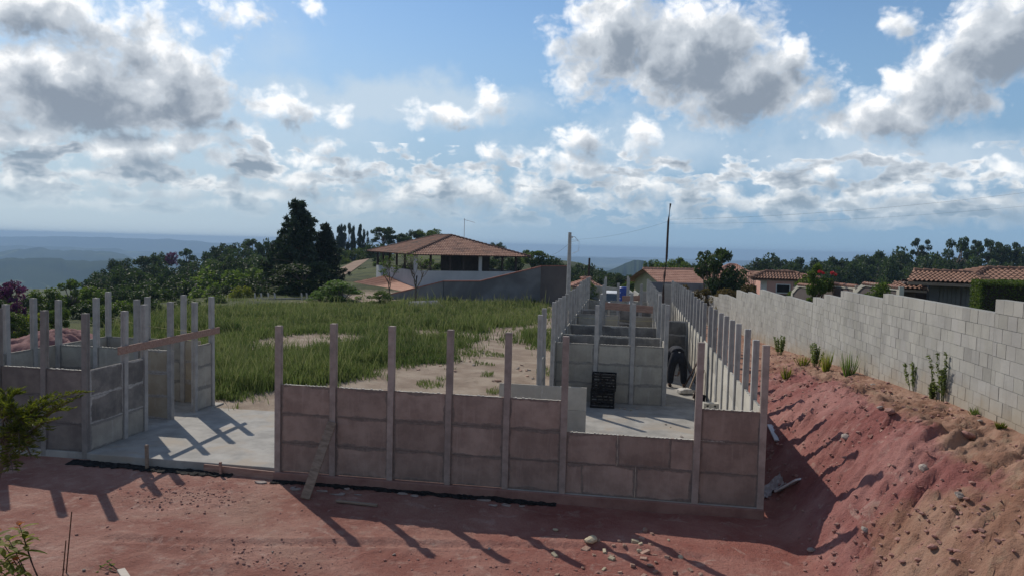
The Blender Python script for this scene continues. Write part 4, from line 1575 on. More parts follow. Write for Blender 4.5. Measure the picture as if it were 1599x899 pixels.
def plant(name, label, cat, kind, x, y_, w_, h, mk='leaf_dark', group=None, seed=0, z=None, bare_base=True):
    cme, tme, var = proto(kind, seed)
    if mk not in var:
        m2 = cme.copy()
        m2.materials.append(M[mk])
        var[mk] = m2
    zb = tz(x, y_) if z is None else z
    t_ = empty(name, (x, y_, zb - .03 * h), random.uniform(0, 6.28), label, cat, group)
    t_.scale = (w_, w_, h)
    link('crown' if name != 'bush' else 'foliage', var[mk], None, t_)
    link('trunk' if name != 'bush' else 'stem', tme, None, t_)
    return t_


ORD = ['leftmost', 'second', 'third', 'fourth', 'fifth', 'sixth', 'seventh', 'eighth', 'ninth', 'tenth', 'eleventh', 'twelfth', 'thirteenth', 'fourteenth', 'fifteenth', 'sixteenth',
       'seventeenth', 'eighteenth', 'nineteenth', 'twentieth', 'twenty-first', 'twenty-second', 'twenty-third', 'twenty-fourth', 'twenty-fifth', 'twenty-sixth', 'twenty-seventh',
       'twenty-eighth', 'twenty-ninth', 'thirtieth', 'thirty-first', 'thirty-second', 'thirty-third', 'thirty-fourth', 'thirty-fifth']
ADJ = {'round': 'round-crowned', 'umbrella': 'flat-topped', 'euc': 'clumpy open-crowned', 'column': 'slim columnar', 'pine': 'pointed', 'bush': 'low bushy'}


def trees(lst, where, group, cat='tree', name='tree'):
    """lst: (photo x, crown top y, crown width px, distance, kind, leaf material)"""
    lst = sorted(lst)
    for i, (px, py, wpx, Y, kind, mk) in enumerate(lst):
        p_ = at(px, py, Y)
        w_ = wpx * Y / FPX * 1.22
        h = max(p_.z - tz(p_.x, p_.y), .8)
        hmin = {'round': .95, 'bush': .72, 'umbrella': .9, 'euc': 1.2}.get(kind, 1) * w_
        tone = {'leaf_dark': 'dark', 'leaf_mid': 'green', 'leaf_bright': 'bright green', 'leaf_yellow': 'yellow-green', 'leaf_pine': 'blackish'}.get(mk, 'purple')
        ordw = ORD[i] + (' from the left' if i else '')
        lb = f"{tone} {ADJ[kind]} {cat}, {ordw} {where}"
        h = max(h, hmin)
        if kind not in ('column', 'pine') and mk != Pi:
            h = min(h, max(1.55 * w_, hmin))
        plant(name, lb, cat, kind, p_.x, p_.y, w_, h * 1.03, mk, group, seed=1 + (i * 5 + len(kind)) % 3, z=p_.z - h)


L, Md, Br, Ye, Pi = 'leaf_dark', 'leaf_mid', 'leaf_bright', 'leaf_yellow', 'leaf_pine'
# wooded slope falling to the plain on the left
trees([(165, 424, 60, 96, 'round', L), (186, 401, 44, 104, 'round', L), (205, 414, 60, 96, 'round', L), (233, 396, 50, 110, 'umbrella', L), (250, 392, 34, 116, 'round', L),
       (292, 388, 30, 122, 'euc', L), (262, 410, 70, 100, 'round', L), (334, 385, 34, 128, 'umbrella', L), (310, 402, 60, 112, 'round', L), (352, 377, 52, 122, 'round', L),
       (392, 369, 38, 130, 'umbrella', L), (372, 383, 60, 112, 'round', L), (415, 372, 36, 122, 'round', L), (402, 393, 70, 104, 'umbrella', L), (345, 404, 70, 98, 'round', Md),
       (440, 385, 50, 112, 'round', L), (430, 402, 60, 100, 'round', L), (458, 376, 40, 125, 'round', L)],
      'on the wooded skyline slope', 'trees on the skyline slope')
trees([(345, 418, 120, 66, 'round', Md), (405, 414, 90, 70, 'umbrella', Md), (290, 438, 100, 58, 'round', L), (230, 436, 90, 60, 'round', L), (180, 446, 70, 52, 'round', L),
       (370, 396, 80, 84, 'round', L), (300, 416, 80, 80, 'round', L), (215, 418, 80, 78, 'round', L), (260, 424, 80, 74, 'round', L), (160, 436, 70, 66, 'round', L), (455, 408, 80, 66, 'round', L),
       (425, 400, 80, 74, 'round', L), (505, 408, 60, 66, 'round', L), (430, 424, 70, 62, 'round', L), (395, 432, 70, 56, 'bush', L), (320, 446, 90, 50, 'bush', Md), (250, 452, 90, 46, 'bush', L)],
      'in the belt below the wooded skyline', 'trees in the nearer belt')
trees([(150, 450, 74, 42, 'bush', Md), (112, 436, 56, 46, 'euc', Md), (72, 452, 66, 36, 'bush', Md), (30, 474, 70, 28, 'bush', Br), (130, 472, 60, 32, 'bush', L), (190, 468, 70, 34, 'bush', Md),
       (240, 474, 60, 36, 'bush', L), (290, 466, 70, 38, 'bush', L), (335, 462, 60, 42, 'bush', Md), (378, 446, 46, 47, 'bush', Ye), (425, 452, 60, 50, 'bush', L), (90, 480, 40, 26, 'euc', Md), (-10, 470, 60, 27, 'bush', L),
       (0, 462, 60, 40, 'bush', Md), (45, 462, 60, 44, 'bush', L), (85, 462, 60, 46, 'bush', Md), (120, 462, 60, 50, 'bush', L), (20, 486, 60, 24, 'bush', Md), (55, 488, 50, 25, 'bush', Ye), (345, 448, 60, 48, 'bush', L), (405, 446, 60, 49, 'bush', L), (445, 444, 70, 50, 'bush', L), (485, 440, 60, 51, 'bush', L), (210, 456, 70, 40, 'bush', L), (170, 478, 60, 30, 'bush', Md)],
      'behind the posts of the smaller building', 'bushes behind the smaller building', 'bush', 'bush')
p = at(16, 432, 30)
plant('flowering_tree', 'purple blossoming tree at the far left behind the smaller building', 'tree', 'umbrella', p.x, p.y, 1.9, p.z - tz(p.x, p.y), 'flower', seed=2)
p = at(24, 470, 27)
plant('bush', 'small purple flowering bush below the purple tree', 'bush', 'bush', p.x, p.y, 1.0, max(p.z - tz(p.x, p.y), 1), 'flower', seed=1)
p = at(268, 392, 112)
plant('flowering_tree', 'small purple-flowered tree standing out on the wooded skyline', 'tree', 'round', p.x, p.y, 2.2, 2.4, 'flower', seed=2, z=p.z - 2.4)
# the tall pine and its neighbours
p = at(467, 314, 56)
plant('pine_tree', 'tallest tree, a dark pine with a ragged top rising beside the tiled house', 'tree', 'pine', p.x, p.y, 5.7, p.z - tz(p.x, p.y), Pi, seed=1)
p = at(508, 352, 58)
plant('pine_tree', 'shorter dark pine right of the tallest pine', 'tree', 'pine', p.x, p.y, 4.0, p.z - tz(p.x, p.y), Pi, seed=2)
p = at(436, 372, 60)
plant('pine_tree', 'shorter dark pine left of the tallest pine', 'tree', 'pine', p.x, p.y, 3.8, p.z - tz(p.x, p.y), Pi, seed=3)
p = at(472, 405, 52)
plant('tree', 'dense dark tree filling the foot of the tallest pine', 'tree', 'round', p.x, p.y, 5.0, p.z - tz(p.x, p.y), L, seed=2)
trees([(524, 350, 20, 150, 'euc', Pi), (533, 355, 18, 150, 'pine', Pi), (543, 348, 20, 152, 'euc', Pi), (552, 356, 14, 148, 'pine', Pi), (562, 351, 15, 152, 'column', Pi), (571, 358, 15, 150, 'euc', Pi), (512, 362, 22, 148, 'round', Pi)],
      'in the hilltop row', 'slim trees on the hilltop')
trees([(600, 352, 40, 118, 'umbrella', L), (592, 378, 44, 112, 'round', L), (622, 362, 40, 118, 'umbrella', L), (648, 358, 36, 122, 'round', L), (676, 355, 46, 114, 'umbrella', Md), (700, 366, 30, 116, 'round', L),
       (746, 378, 34, 104, 'umbrella', L), (776, 377, 26, 100, 'round', L), (520, 384, 50, 112, 'round', L), (552, 386, 44, 116, 'round', Md), (575, 390, 30, 120, 'bush', L), (508, 396, 46, 100, 'round', L), (532, 398, 40, 104, 'round', Md), (600, 396, 40, 96, 'round', L), (520, 414, 40, 84, 'bush', Md), (566, 418, 34, 84, 'bush', L), (590, 410, 34, 88, 'bush', Md),
       (800, 396, 34, 96, 'round', L), (832, 388, 46, 92, 'umbrella', Md), (856, 398, 44, 92, 'round', L), (874, 410, 34, 90, 'bush', L)],
      'beyond the big tiled house', 'trees beyond the big tiled house')
trees([(668, 405, 40, 84, 'bush', Md), (700, 404, 44, 86, 'bush', L), (738, 408, 40, 84, 'bush', L), (770, 406, 40, 84, 'bush', L), (640, 412, 40, 82, 'bush', L)],
      'seen through the open veranda', 'bushes seen through the veranda', 'bush', 'bush')
trees([(898, 424, 44, 96, 'round', L), (915, 418, 40, 110, 'round', L), (940, 424, 44, 104, 'round', L), (962, 430, 40, 94, 'bush', L), (980, 426, 44, 106, 'round', L), (1002, 432, 36, 98, 'round', L),
       (1022, 420, 36, 100, 'round', L), (930, 434, 50, 84, 'bush', L), (990, 436, 50, 82, 'bush', Md), (880, 414, 50, 100, 'round', L), (955, 420, 50, 125, 'round', L), (862, 408, 46, 108, 'round', L), (1010, 424, 50, 110, 'round', L), (905, 410, 46, 128, 'round', L), (930, 416, 50, 132, 'round', L)],
      'in the dip beyond the long building', 'trees in the dip beyond the long building')
trees([(1036, 402, 44, 96, 'round', Md), (1064, 398, 44, 98, 'umbrella', Md), (1088, 410, 30, 94, 'round', L), (1014, 408, 22, 94, 'bush', Md)],
      'rising behind the gabled house', 'trees behind the gabled house')
p = at(1112, 384, 46)
plant('tree', 'dark leafy tree with a bare trunk in front of the orange roofs', 'tree', 'euc', p.x, p.y, 3.7, p.z + 1.1, L, seed=2, z=-1.0)
p = at(1146, 412, 46)
plant('tree', 'lower dark branchy tree beside the one with a bare trunk', 'tree', 'round', p.x, p.y, 2.3, p.z + 1.0, L, seed=2, z=-1.0)
# the dark treeline on the right
trees([(1178, 416, 54, 150, 'round', L), (1200, 408, 59, 150, 'round', L), (1228, 396, 62, 150, 'round', L), (1258, 402, 48, 150, 'euc', L), (1286, 398, 48, 148, 'round', L), (1303, 397, 32, 150, 'umbrella', L),
       (1330, 401, 59, 150, 'round', L), (1349, 396, 40, 152, 'round', L), (1369, 386, 45, 146, 'umbrella', L), (1398, 395, 45, 150, 'round', L), (1418, 397, 48, 150, 'umbrella', L), (1439, 372, 27, 156, 'euc', L),
       (1432, 386, 67, 148, 'round', L), (1458, 388, 59, 150, 'umbrella', L), (1496, 370, 48, 150, 'euc', L), (1480, 400, 54, 146, 'round', L), (1516, 398, 45, 150, 'round', L), (1529, 374, 22, 154, 'euc', L),
       (1546, 373, 29, 150, 'euc', L), (1558, 384, 27, 150, 'euc', L), (1568, 377, 29, 152, 'euc', L), (1588, 388, 45, 150, 'round', L), (1600, 370, 32, 152, 'euc', L), (1630, 385, 67, 150, 'round', L)],
      'in the treeline on the right', 'trees in the dark treeline')
trees([(1168 + 24 * i, 412 - 5 * math.sin(i * 1.7) - i * .35, 58, 126 + 6 * (i % 3), 'bush' if i % 2 else 'round', L) for i in range(20)],
      'in the undergrowth below the treeline', 'bushes below the dark treeline', 'bush', 'bush')
# garden plants behind the block wall
p = at(1275, 405, 30)
plant('bush', 'bougainvillea bush climbing over the garden wall coping', 'bush', 'euc', p.x, p.y, 1.4, p.z - 1.0, Md, seed=3, z=1.0)
fl = [(1280, 424, 'smaller red blossom cluster in the bougainvillea bush'), (1300, 426, 'larger pink-red blossom cluster beside the bougainvillea bush')]
for k, (px, py, lb) in enumerate(fl):
    p = at(px, py, 29.6)
    V_, F2 = leaf_cloud([(0, 0, 0), (.12, 0, -.06)], [(.08, .07, .06), (.05, .04, .04)], [40, 20], .05, 5 + k)
    o_ = link('blossom_cluster', mesh_np('blossoms', V_, F2), M['flower_red'])
    o_.location = p
    tag(o_, lb, 'blossoms')
for k, (px, py, w_, Y, mk, lb) in enumerate([(1068, 446, .9, 40, 'dry', 'brownish dry bush behind the far part of the block wall'), (1100, 452, 1.3, 42, 'dry', 'wide rusty-brown bush left of the bare trunk'),
                                             (1135, 450, 1.4, 41, 'dry', 'rusty-brown bush right of the bare trunk'), (1172, 446, 1.2, 38, 'dry', 'golden dry bush just left of the first gatehouse'),
                                             (1382, 444, 1.0, 25, Md, 'green bush inside the garden wall'), (918, 438, 1.4, 62, Md, 'green bush by the small orange-roofed house')]):
    if mk == 'dry' and 'leaf_dry' not in M:
        M['leaf_dry'] = leaf_mat('leaves_dry', (.09, .06, .03), (.16, .12, .045))
    p = at(px, py, Y)
    zb = p.z - 1.3
    plant('bush', lb, 'bush', 'bush', p.x, p.y, w_ * 1.3, 1.35, 'leaf_dry' if mk == 'dry' else mk, seed=1 + k % 3, z=zb)
p = at(535, 438, 47)
plant('bush', 'big glossy bright green bush in front of the big tiled house', 'bush', 'bush', p.x, p.y, 4.3, p.z - tz(p.x, p.y), Br, seed=2)
p = at(500, 462, 45)
plant('bush', 'smaller bright green bush left of the big glossy one', 'bush', 'bush', p.x, p.y, 1.8, max(p.z - tz(p.x, p.y), .8), Br, seed=1)
p = at(596, 452, 45)
plant('bush', 'leafy bush at the foot of the two bare trees', 'bush', 'bush', p.x, p.y, 1.9, p.z - tz(p.x, p.y), Md, seed=3)
p = at(708, 462, 48)
plant('bush', 'slim dark bush against the sloping boundary wall', 'bush', 'bush', p.x, p.y, 1.1, p.z - tz(p.x, p.y), L, seed=3)


def bare_tree(name, label, px, ptop, Y, lean, seed, mt_='trunk', levels=4, r0=.05, tuft=0):
    p_ = at(px, ptop, Y)
    zb = tz(p_.x, p_.y)
    h = p_.z - zb
    t_ = empty(name, (p_.x, p_.y, zb - .05), 0, label, 'tree')
    rd = random.Random(seed)
    mb = MB()
    tips = []

    def grow(a, d, L_, r_, lv):
        b_ = a + d * L_
        mid = a.lerp(b_, .5) + Vector((rd.uniform(-1, 1), rd.uniform(-1, 1), 0)) * L_ * .07
        mb.tube([a, mid, b_], [r_, r_ * .8, r_ * .6], 5, cap=False)
        if lv == 0:
            tips.append(b_)
            return
        for k in range(3 if lv > 1 else 4):
            ax = Vector((rd.uniform(-1, 1), rd.uniform(-1, 1), rd.uniform(.2, 1.0))).normalized()
            nd_ = (d * rd.uniform(.6, 1.2) + ax * .8).normalized()
            grow(a.lerp(b_, rd.uniform(.45, 1.0)), nd_, L_ * rd.uniform(.5, .72), r_ * .5, lv - 1)
    grow(Vector((0, 0, 0)), Vector((lean, 0, 1)).normalized(), h * .46, r0, levels)
    mb.build('trunk', M[mt_], t_, smooth=True)
    cs = [tuple(v) for v in tips]
    if tuft:
        V_, F2 = leaf_cloud(cs, [(.16, .16, .12)] * len(cs), [tuft] * len(cs), .09, seed)
        link('foliage', mesh_np('foliage', V_, F2), M['leaf_mid'], t_)


bare_tree('bare_tree', 'taller bare tree with an upright trunk before the house corner', 652, 374, 46, .0, 3, r0=.085, tuft=1)
bare_tree('bare_tree', 'forked bare tree leaning left before the house', 612, 400, 46, -.14, 8, r0=.06, tuft=2)

bare_tree('slim_tree', 'slim sparse tree with a spiky tip rising behind the first gatehouse', 1250, 388, 34, .02, 5, r0=.03, tuft=6)

# ------------------------------------------------------------------ grass of the field
def poly_mask(pts, x, y_):
    inside = np.zeros(len(x), bool)
    n = len(pts)
    for i in range(n):
        (x1, y1), (x2, y2) = pts[i], pts[(i + 1) % n]
        c_ = ((y1 > y_) != (y2 > y_)) & (x < (x2 - x1) * (y_ - y1) / (y2 - y1 + 1e-9) + x1)
        inside ^= c_
    return inside


def gpoly(px):
    return [tuple(atz(x, y_, 0.0)[:2]) for x, y_ in px]


# photo outlines of the grown-over parts and of the bare patches in them
GRASS = [gpoly([(180, 505), (330, 482), (420, 476), (560, 473), (700, 472), (850, 473), (846, 505), (770, 512), (750, 520), (640, 520), (560, 512), (330, 512)]),
         gpoly([(320, 505), (560, 505), (735, 515), (745, 528), (715, 546), (665, 560), (615, 570), (580, 586), (510, 594), (430, 602), (330, 632), (318, 600)]),
         gpoly([(800, 520), (850, 518), (856, 545), (822, 540)]),
         gpoly([(-60, 560), (20, 520), (330, 488), (330, 520), (240, 530), (-60, 600)])]
BARE = [gpoly([(400, 527), (470, 519), (550, 518), (585, 527), (530, 545), (470, 550), (410, 548)]), gpoly([(330, 538), (405, 536), (415, 549), (335, 554)]),
        gpoly([(640, 512), (700, 514), (760, 520), (755, 528), (690, 527), (640, 522)])]
N = 400000
uu = RNG.random(N)
gy = 1 / (1 / 15.5 + (1 / 53 - 1 / 15.5) * uu)
gx = -RNG.random(N) * (gy * .62 + 3) - 1.2
msk = np.zeros(N, bool)
wx = gx + 3.0 * fbm(gx * .8, gy * .6, 88, 5, .65)
wy = gy + 4.5 * fbm(gx * .8 + 40, gy * .5, 89, 5, .65) * .7 + RNG.normal(0, .5, N)
wx = wx + RNG.normal(0, .35, N)
for pl in GRASS:
    msk |= poly_mask(pl, wx, wy)
for pl in BARE:
    msk &= ~poly_mask(pl, wx, wy)
# stray tufts on the bare ground and path
tuft = (fbm(gx * .9, gy * .9, 91, 4) > .13) & (RNG.random(N) < .3)
msk |= tuft & (gy > 16.5)
clump = fbm(gx * 1.6, gy * 1.2, 92, 3) + .5
msk &= RNG.random(N) < .35 + clump * 1.1
msk &= ~((gx > -2.2) & (gy < 37.5))
msk &= ~((gx < -9.2) & (gy < 16.8))
gx, gy, clump, tuft = gx[msk], gy[msk], clump[msk], tuft[msk]
n = len(gx)
gz = terrain(gx, gy)
big_c = np.clip(fbm(gx * .45, gy * .38, 93, 3) * 2.2 + .55, .15, 1.2)
hgt_ = (.12 + 1.0 * clump * RNG.random(n) * big_c) * np.where(tuft, .45, 1) * np.interp(gy, [16, 24, 52], [.75, 1, 1.0])
tall = RNG.random(n) < .012
hgt_ = np.where(tall & ~tuft, hgt_ * 1.2 + .45, hgt_)
big_ = 1 + (gy - 16) / 26
wid = .006 * big_ * (1 + RNG.random(n))
an = RNG.uniform(0, 6.28, n)
lx, ly = np.cos(an) * hgt_ * RNG.uniform(.05, .55, n), np.sin(an) * hgt_ * RNG.uniform(.05, .55, n)
an2 = RNG.uniform(0, 3.14, n)
dx, dy = np.cos(an2) * wid, np.sin(an2) * wid
b0 = np.stack([gx - dx, gy - dy, gz - .02], -1)
b1 = np.stack([gx + dx, gy + dy, gz - .02], -1)
m1 = np.stack([gx + lx * .35 + dx * .8, gy + ly * .35 + dy * .8, gz + hgt_ * .6], -1)
m0 = np.stack([gx + lx * .35 - dx * .8, gy + ly * .35 - dy * .8, gz + hgt_ * .6], -1)
tp = np.stack([gx + lx, gy + ly, gz + hgt_], -1)
tp2 = tp + np.stack([dx * .3, dy * .3, np.zeros(n)], -1)
V_ = np.stack([b0, b1, m1, m0, tp2, tp], 1).reshape(-1, 3)
ii = (np.arange(n) * 6)[:, None]
F2 = np.concatenate([ii + np.array([[0, 1, 2, 3]]), ii + np.array([[3, 2, 4, 5]])], 0)
gm = mesh_np('grass', V_, F2)
seedy = ((RNG.random(n) < .26 + .35 * ss(gy, 24, 48)) | tall).astype(float)
tone = np.clip(RNG.random(n) * .6 + 1.3 * (fbm(gx * .5, gy * .4, 95, 4)) + .28, 0, 1)
cc = np.zeros((n, 6, 4), np.float32)
cc[..., 0] = tone[:, None]
cc[:, 4:, 1] = seedy[:, None]
cc[:, 2:4, 1] = seedy[:, None] * .35
cc[..., 3] = 1
ca = gm.color_attributes.new('blade', 'FLOAT_COLOR', 'POINT')
ca.data.foreach_set('color', cc.ravel())
mt, g, b, o = newmat('grass')
a_ = g.n('ShaderNodeAttribute', attribute_name='blade')
s = g.n('ShaderNodeSeparateColor')
g.t.links.new(a_.outputs['Color'], s.inputs[0])
c = g.mix(s.outputs[0], (.06, .105, .025), (.15, .20, .055))
c = g.mix(s.outputs[1], c, (.26, .26, .12))
g.t.links.new(c, b.inputs['Base Color'])
b.inputs['Roughness'].default_value = .8
b.inputs['Specular IOR Level'].default_value = .15
ts = g.n('ShaderNodeBsdfTranslucent')
g.t.links.new(c, ts.inputs[0])
mx = g.n('ShaderNodeMixShader')
mx.inputs[0].default_value = .45
g.t.links.new(b.outputs[0], mx.inputs[1])
g.t.links.new(ts.outputs[0], mx.inputs[2])
g.t.links.new(mx.outputs[0], o.inputs[0])
M['grass'] = mt
go_ = link('grass', gm, mt)

tag(go_, 'tall seeding grass over the field behind the walls', 'grass', kind='stuff')


# plants at the foot of the block wall ---------------------------------------
def weed(label, px, py, hpx, wpx, Y, mk, seed, kind='stems', name='weed_plant', group=None):
    """a clump of thin stems with small leaves, rooted on the bank"""
    p_ = on_ground(px, py)
    if p_ is None:
        return
    Y = p_.y
    h, w_ = hpx * Y / FPX, wpx * Y / FPX
    rd = random.Random(seed)
    t_ = empty(name, p_, 0, label, 'plant', group)
    mb = MB()
    cs, rs, ns = [], [], []
    nst = 11 if kind == 'stems' else 60
    V_, F2 = [], []
    for i in range(nst):
        a = rd.uniform(0, 6.28)
        rr_ = w_ * .5 * math.sqrt(rd.random())
        base_ = Vector((rr_ * .35 * math.cos(a), rr_ * .25 * math.sin(a), -.03))
        tip = Vector((rr_ * math.cos(a), rr_ * .6 * math.sin(a), h * rd.uniform(.5, 1.0)))
        mid = base_.lerp(tip, .5) + Vector((rd.uniform(-1, 1), rd.uniform(-1, 1), 0)) * .02
        mb.tube([base_, mid, tip], [.006, .004, .002], 4, cap=False)
        nl = int(9 + 13 * h) if kind == 'stems' else 0
        for k in range(nl):
            f = (.25 if kind == 'stems' else .1) + .75 * k / nl
            c_ = base_.lerp(tip, f)
            cs.append(tuple(c_))
            rs.append((.03, .03, .03))
            ns.append(3)
        if kind != 'stems':
            d_ = Vector((rd.uniform(-1, 1), rd.uniform(-1, 1), 0)).normalized() * .008
            b0 = len(V_)
            V_ += [tuple(base_ - d_), tuple(base_ + d_), tuple(mid + d_ * .9), tuple(tip), tuple(mid - d_ * .9)]
            F2.append((b0, b0 + 1, b0 + 2, b0 + 4))
            F2.append((b0 + 4, b0 + 2, b0 + 3, b0 + 3))
    if kind == 'stems':
        V_, F2 = leaf_cloud(cs, rs, ns, .026, seed, aspect=3.0)
    else:
        F2 = [f for f in F2 if f[2] != f[3]] + [(f[0], f[1], f[2], f[2]) for f in []]
        V_ = V_ + [(v[0], v[1], v[2]) for v in []]
        tri = [(5 * i + 4, 5 * i + 2, 5 * i + 3) for i in range(nst)]
        me_ = bpy.data.meshes.new('foliage')
        me_.from_pydata(V_, [], [tuple(f) for f in F2] + tri)
        link('foliage', me_, M[mk], t_)
        return
    link('foliage', mesh_np('foliage', V_, F2), M[mk], t_)
    mb.build('stem', M['leaf_mid'], t_)


weed('tall clump of leafy stems casting a shadow on the block wall', 1472, 626, 76, 54, 12, 'leaf_weed', 1)
weed('thinner leafy sapling left of the tall clump at the block wall', 1428, 610, 56, 34, 13, 'leaf_weed', 2)
weed('dense bright green tuft in the middle of the block wall base', 1325, 586, 42, 34, 17, 'leaf_bright', 3, 'tuft')
weed('yellowish green tuft left of the dense bright one', 1290, 578, 34, 26, 18, Ye, 4, 'tuft')
weed('grey-green stemmy plant between the tufts', 1272, 572, 38, 26, 19, 'leaf_weed', 5)
weed('low yellow grass tuft near the perimeter posts', 1252, 570, 18, 34, 20, Ye, 6, 'tuft')
weed('grey-green plant at the far end of the bank, nearest the posts', 1218, 553, 30, 34, 25, 'leaf_weed', 7)
weed('short weed at the wall base near the picture edge', 1525, 648, 14, 26, 11, 'leaf_weed', 11, 'tuft')
weed('sparse weed at the wall base, last before the picture edge', 1562, 668, 12, 22, 11, Ye, 12, 'tuft')
weed('pale weed at the top of the rutted slope', 1228, 590, 20, 24, 15, Ye, 14, 'tuft')
weed('lone thin stem standing before the block wall', 1455, 622, 26, 8, 12, 'leaf_weed', 15)
weed('weed on the bare bank right of the tall clump', 1500, 628, 18, 14, 12, 'leaf_weed', 16)


# feathery shrub and small plants near the camera -----------------------------
def feathery(label):
    base_ = Vector((-7.3, 7.4, -.2))
    t_ = empty('feathery_shrub', base_, 0, label, 'shrub')
    rd = random.Random(5)
    mb = MB()
    V_, F2 = [], []

    def leaflet(p_, d, L_, w_):
        s_ = d.cross(Vector((rd.uniform(-1, 1), rd.uniform(-1, 1), rd.uniform(-.3, 1)))).normalized()
        b0 = len(V_)
        V_.extend([tuple(p_), tuple(p_ + d * L_ * .45 + s_ * w_), tuple(p_ + d * L_), tuple(p_ + d * L_ * .45 - s_ * w_)])
        F2.append((b0, b0 + 1, b0 + 2, b0 + 3))

    # branch tips seen in the photo: x, y, depth
    tips = [(132, 612, 7.3), (118, 622, 7.2), (95, 632, 7.3), (78, 618, 7.4), (60, 648, 7.2), (88, 655, 7.0), (52, 628, 7.5), (28, 615, 7.4), (8, 610, 7.6), (70, 672, 7.0), (40, 668, 7.2), (22, 650, 7.3),
            (10, 635, 7.2), (60, 690, 7.0), (30, 700, 7.0), (8, 672, 7.1), (48, 715, 6.9), (12, 715, 7.0), (-10, 640, 7.3), (-20, 690, 7.0), (20, 735, 6.9), (-10, 620, 7.5), (105, 640, 7.4), (40, 640, 7.6),
            (75, 640, 7.5), (15, 690, 7.5), (55, 660, 7.6), (0, 650, 7.6)]
    hub = Vector((-6.95, 7.35, 1.55)) - base_
    mb.tube([(-.15, 0, 0), (-.1, 0, .7), hub, hub + Vector((-.1, 0, .5))], [.05, .04, .03, .02], 8)
    for (px, py, Y) in tips:
        tp_ = at(px, py, Y) - base_
        st_ = hub + Vector((rd.uniform(-.1, .25), rd.uniform(-.1, .1), rd.uniform(-.25, .3)))
        pts = []
        for i in range(7):
            f = i / 6
            p_ = st_.lerp(tp_, f)
            p_.z += .12 * math.sin(f * math.pi)
            pts.append(p_)
        mb.tube(pts, [.010 * (1 - .8 * i / 6) + .001 for i in range(7)], 5, cap=False)
        nseg = 13
        for k in range(nseg):
            f = .25 + .75 * k / nseg
            i0 = min(int(f * 6), 5)
            p_ = pts[i0].lerp(pts[i0 + 1], f * 6 - i0)
            d0 = (pts[i0 + 1] - pts[i0]).normalized()
            for sg in (-1, 1):
                sd_ = d0.cross(Vector((0, 0, 1))).normalized() * sg
                # pinnate twig with narrow leaflets swept forward
                td = (d0 * rd.uniform(.6, 1.1) + sd_ * rd.uniform(.5, 1.0) + Vector((0, 0, rd.uniform(-.1, .5)))).normalized()
                Lt = rd.uniform(.08, .15) * (1.1 - .4 * f)
                mb.tube([p_, p_ + td * Lt], [.002, .001], 3, cap=False)
                for j in range(8):
                    q_ = p_ + td * Lt * (j + .5) / 8
                    for s2 in (-1, 1):
                        ld = (td * 1.3 + td.cross(Vector((0, 0, 1))).normalized() * s2 * .7 + Vector((0, 0, rd.uniform(-.15, .5)))).normalized()
                        leaflet(q_, ld, rd.uniform(.035, .065), .0052)
    link('foliage', mesh_np('foliage', np.array(V_), np.array(F2)), M['leaf_feather'], t_)
    mb.build('stem', M['trunk'], t_, smooth=True)


feathery('feathery yellow-green shrub reaching in from the left before the shaded wall')


def broad_plant(label, leaves, root, mk, seed, size=.10):
    """leaves: photo x, y, depth of each whorl of broad leaves"""
    base_ = Vector(root)
    t_ = empty('leafy_plant', base_, 0, label, 'plant')
    rd = random.Random(seed)
    mb = MB()
    V_, F2, mi = [], [], []
    for (px, py, Y, red_) in leaves:
        tp_ = at(px, py, Y) - base_
        mid = Vector((tp_.x * .6, tp_.y * .6, tp_.z * .5))
        mb.tube([(0, 0, 0), mid, tp_], [.010, .007, .004], 5)
        for k in range(9):
            a = k * 2.4 + rd.uniform(-.3, .3)
            o2 = tp_ + Vector((0, 0, -.018 * k))
            d = Vector((math.cos(a), math.sin(a), .75 - .1 * k)).normalized()
            s_ = d.cross(Vector((0, 0, 1))).normalized()
            nn = s_.cross(d)
            L_, w_ = size * rd.uniform(.9, 1.5) * (.55 if red_ and k < 3 else 1), size * .22
            b0 = len(V_)
            for f, ww in ((0, .15), (.3, .9), (.6, 1.0), (.85, .6), (1.0, .05)):
                c_ = o2 + d * L_ * f - nn * .0 + Vector((0, 0, -.25 * L_ * f * f))
                V_.extend([tuple(c_ - s_ * w_ * ww + nn * .006 * ww), tuple(c_ - nn * .004), tuple(c_ + s_ * w_ * ww + nn * .006 * ww)])
            for r_ in range(4):
                for c2 in range(2):
                    F2.append((b0 + r_ * 3 + c2, b0 + r_ * 3 + c2 + 1, b0 + r_ * 3 + c2 + 4, b0 + r_ * 3 + c2 + 3))
                    mi.append(1 if (red_ and k < 3) else 0)
    me = mesh_np('foliage', np.array(V_), np.array(F2), mat_idx=mi)
    link('foliage', me, [M[mk], M['leaf_red']], t_)
    mb.build('stem', M['wood_dark'], t_, smooth=True)


broad_plant('broad-leaved plant with red young tips in the bottom left corner', [(30, 818, 7.4, True), (14, 842, 7.2, False), (38, 840, 7.3, False), (8, 868, 7.0, False), (26, 872, 7.1, True), (-6, 830, 7.3, True), (2, 892, 6.9, False), (20, 895, 6.9, False)],
            (-6.3, 7.2, -.15), Ye, 3, .15)
broad_plant('small green sprig at the bottom edge beside the rebars', [(168, 876, 8.2, False), (158, 884, 8.1, False), (174, 882, 8.15, False), (150, 893, 8.0, False)], (-5.85, 7.95, -.16), Br, 6, .05)

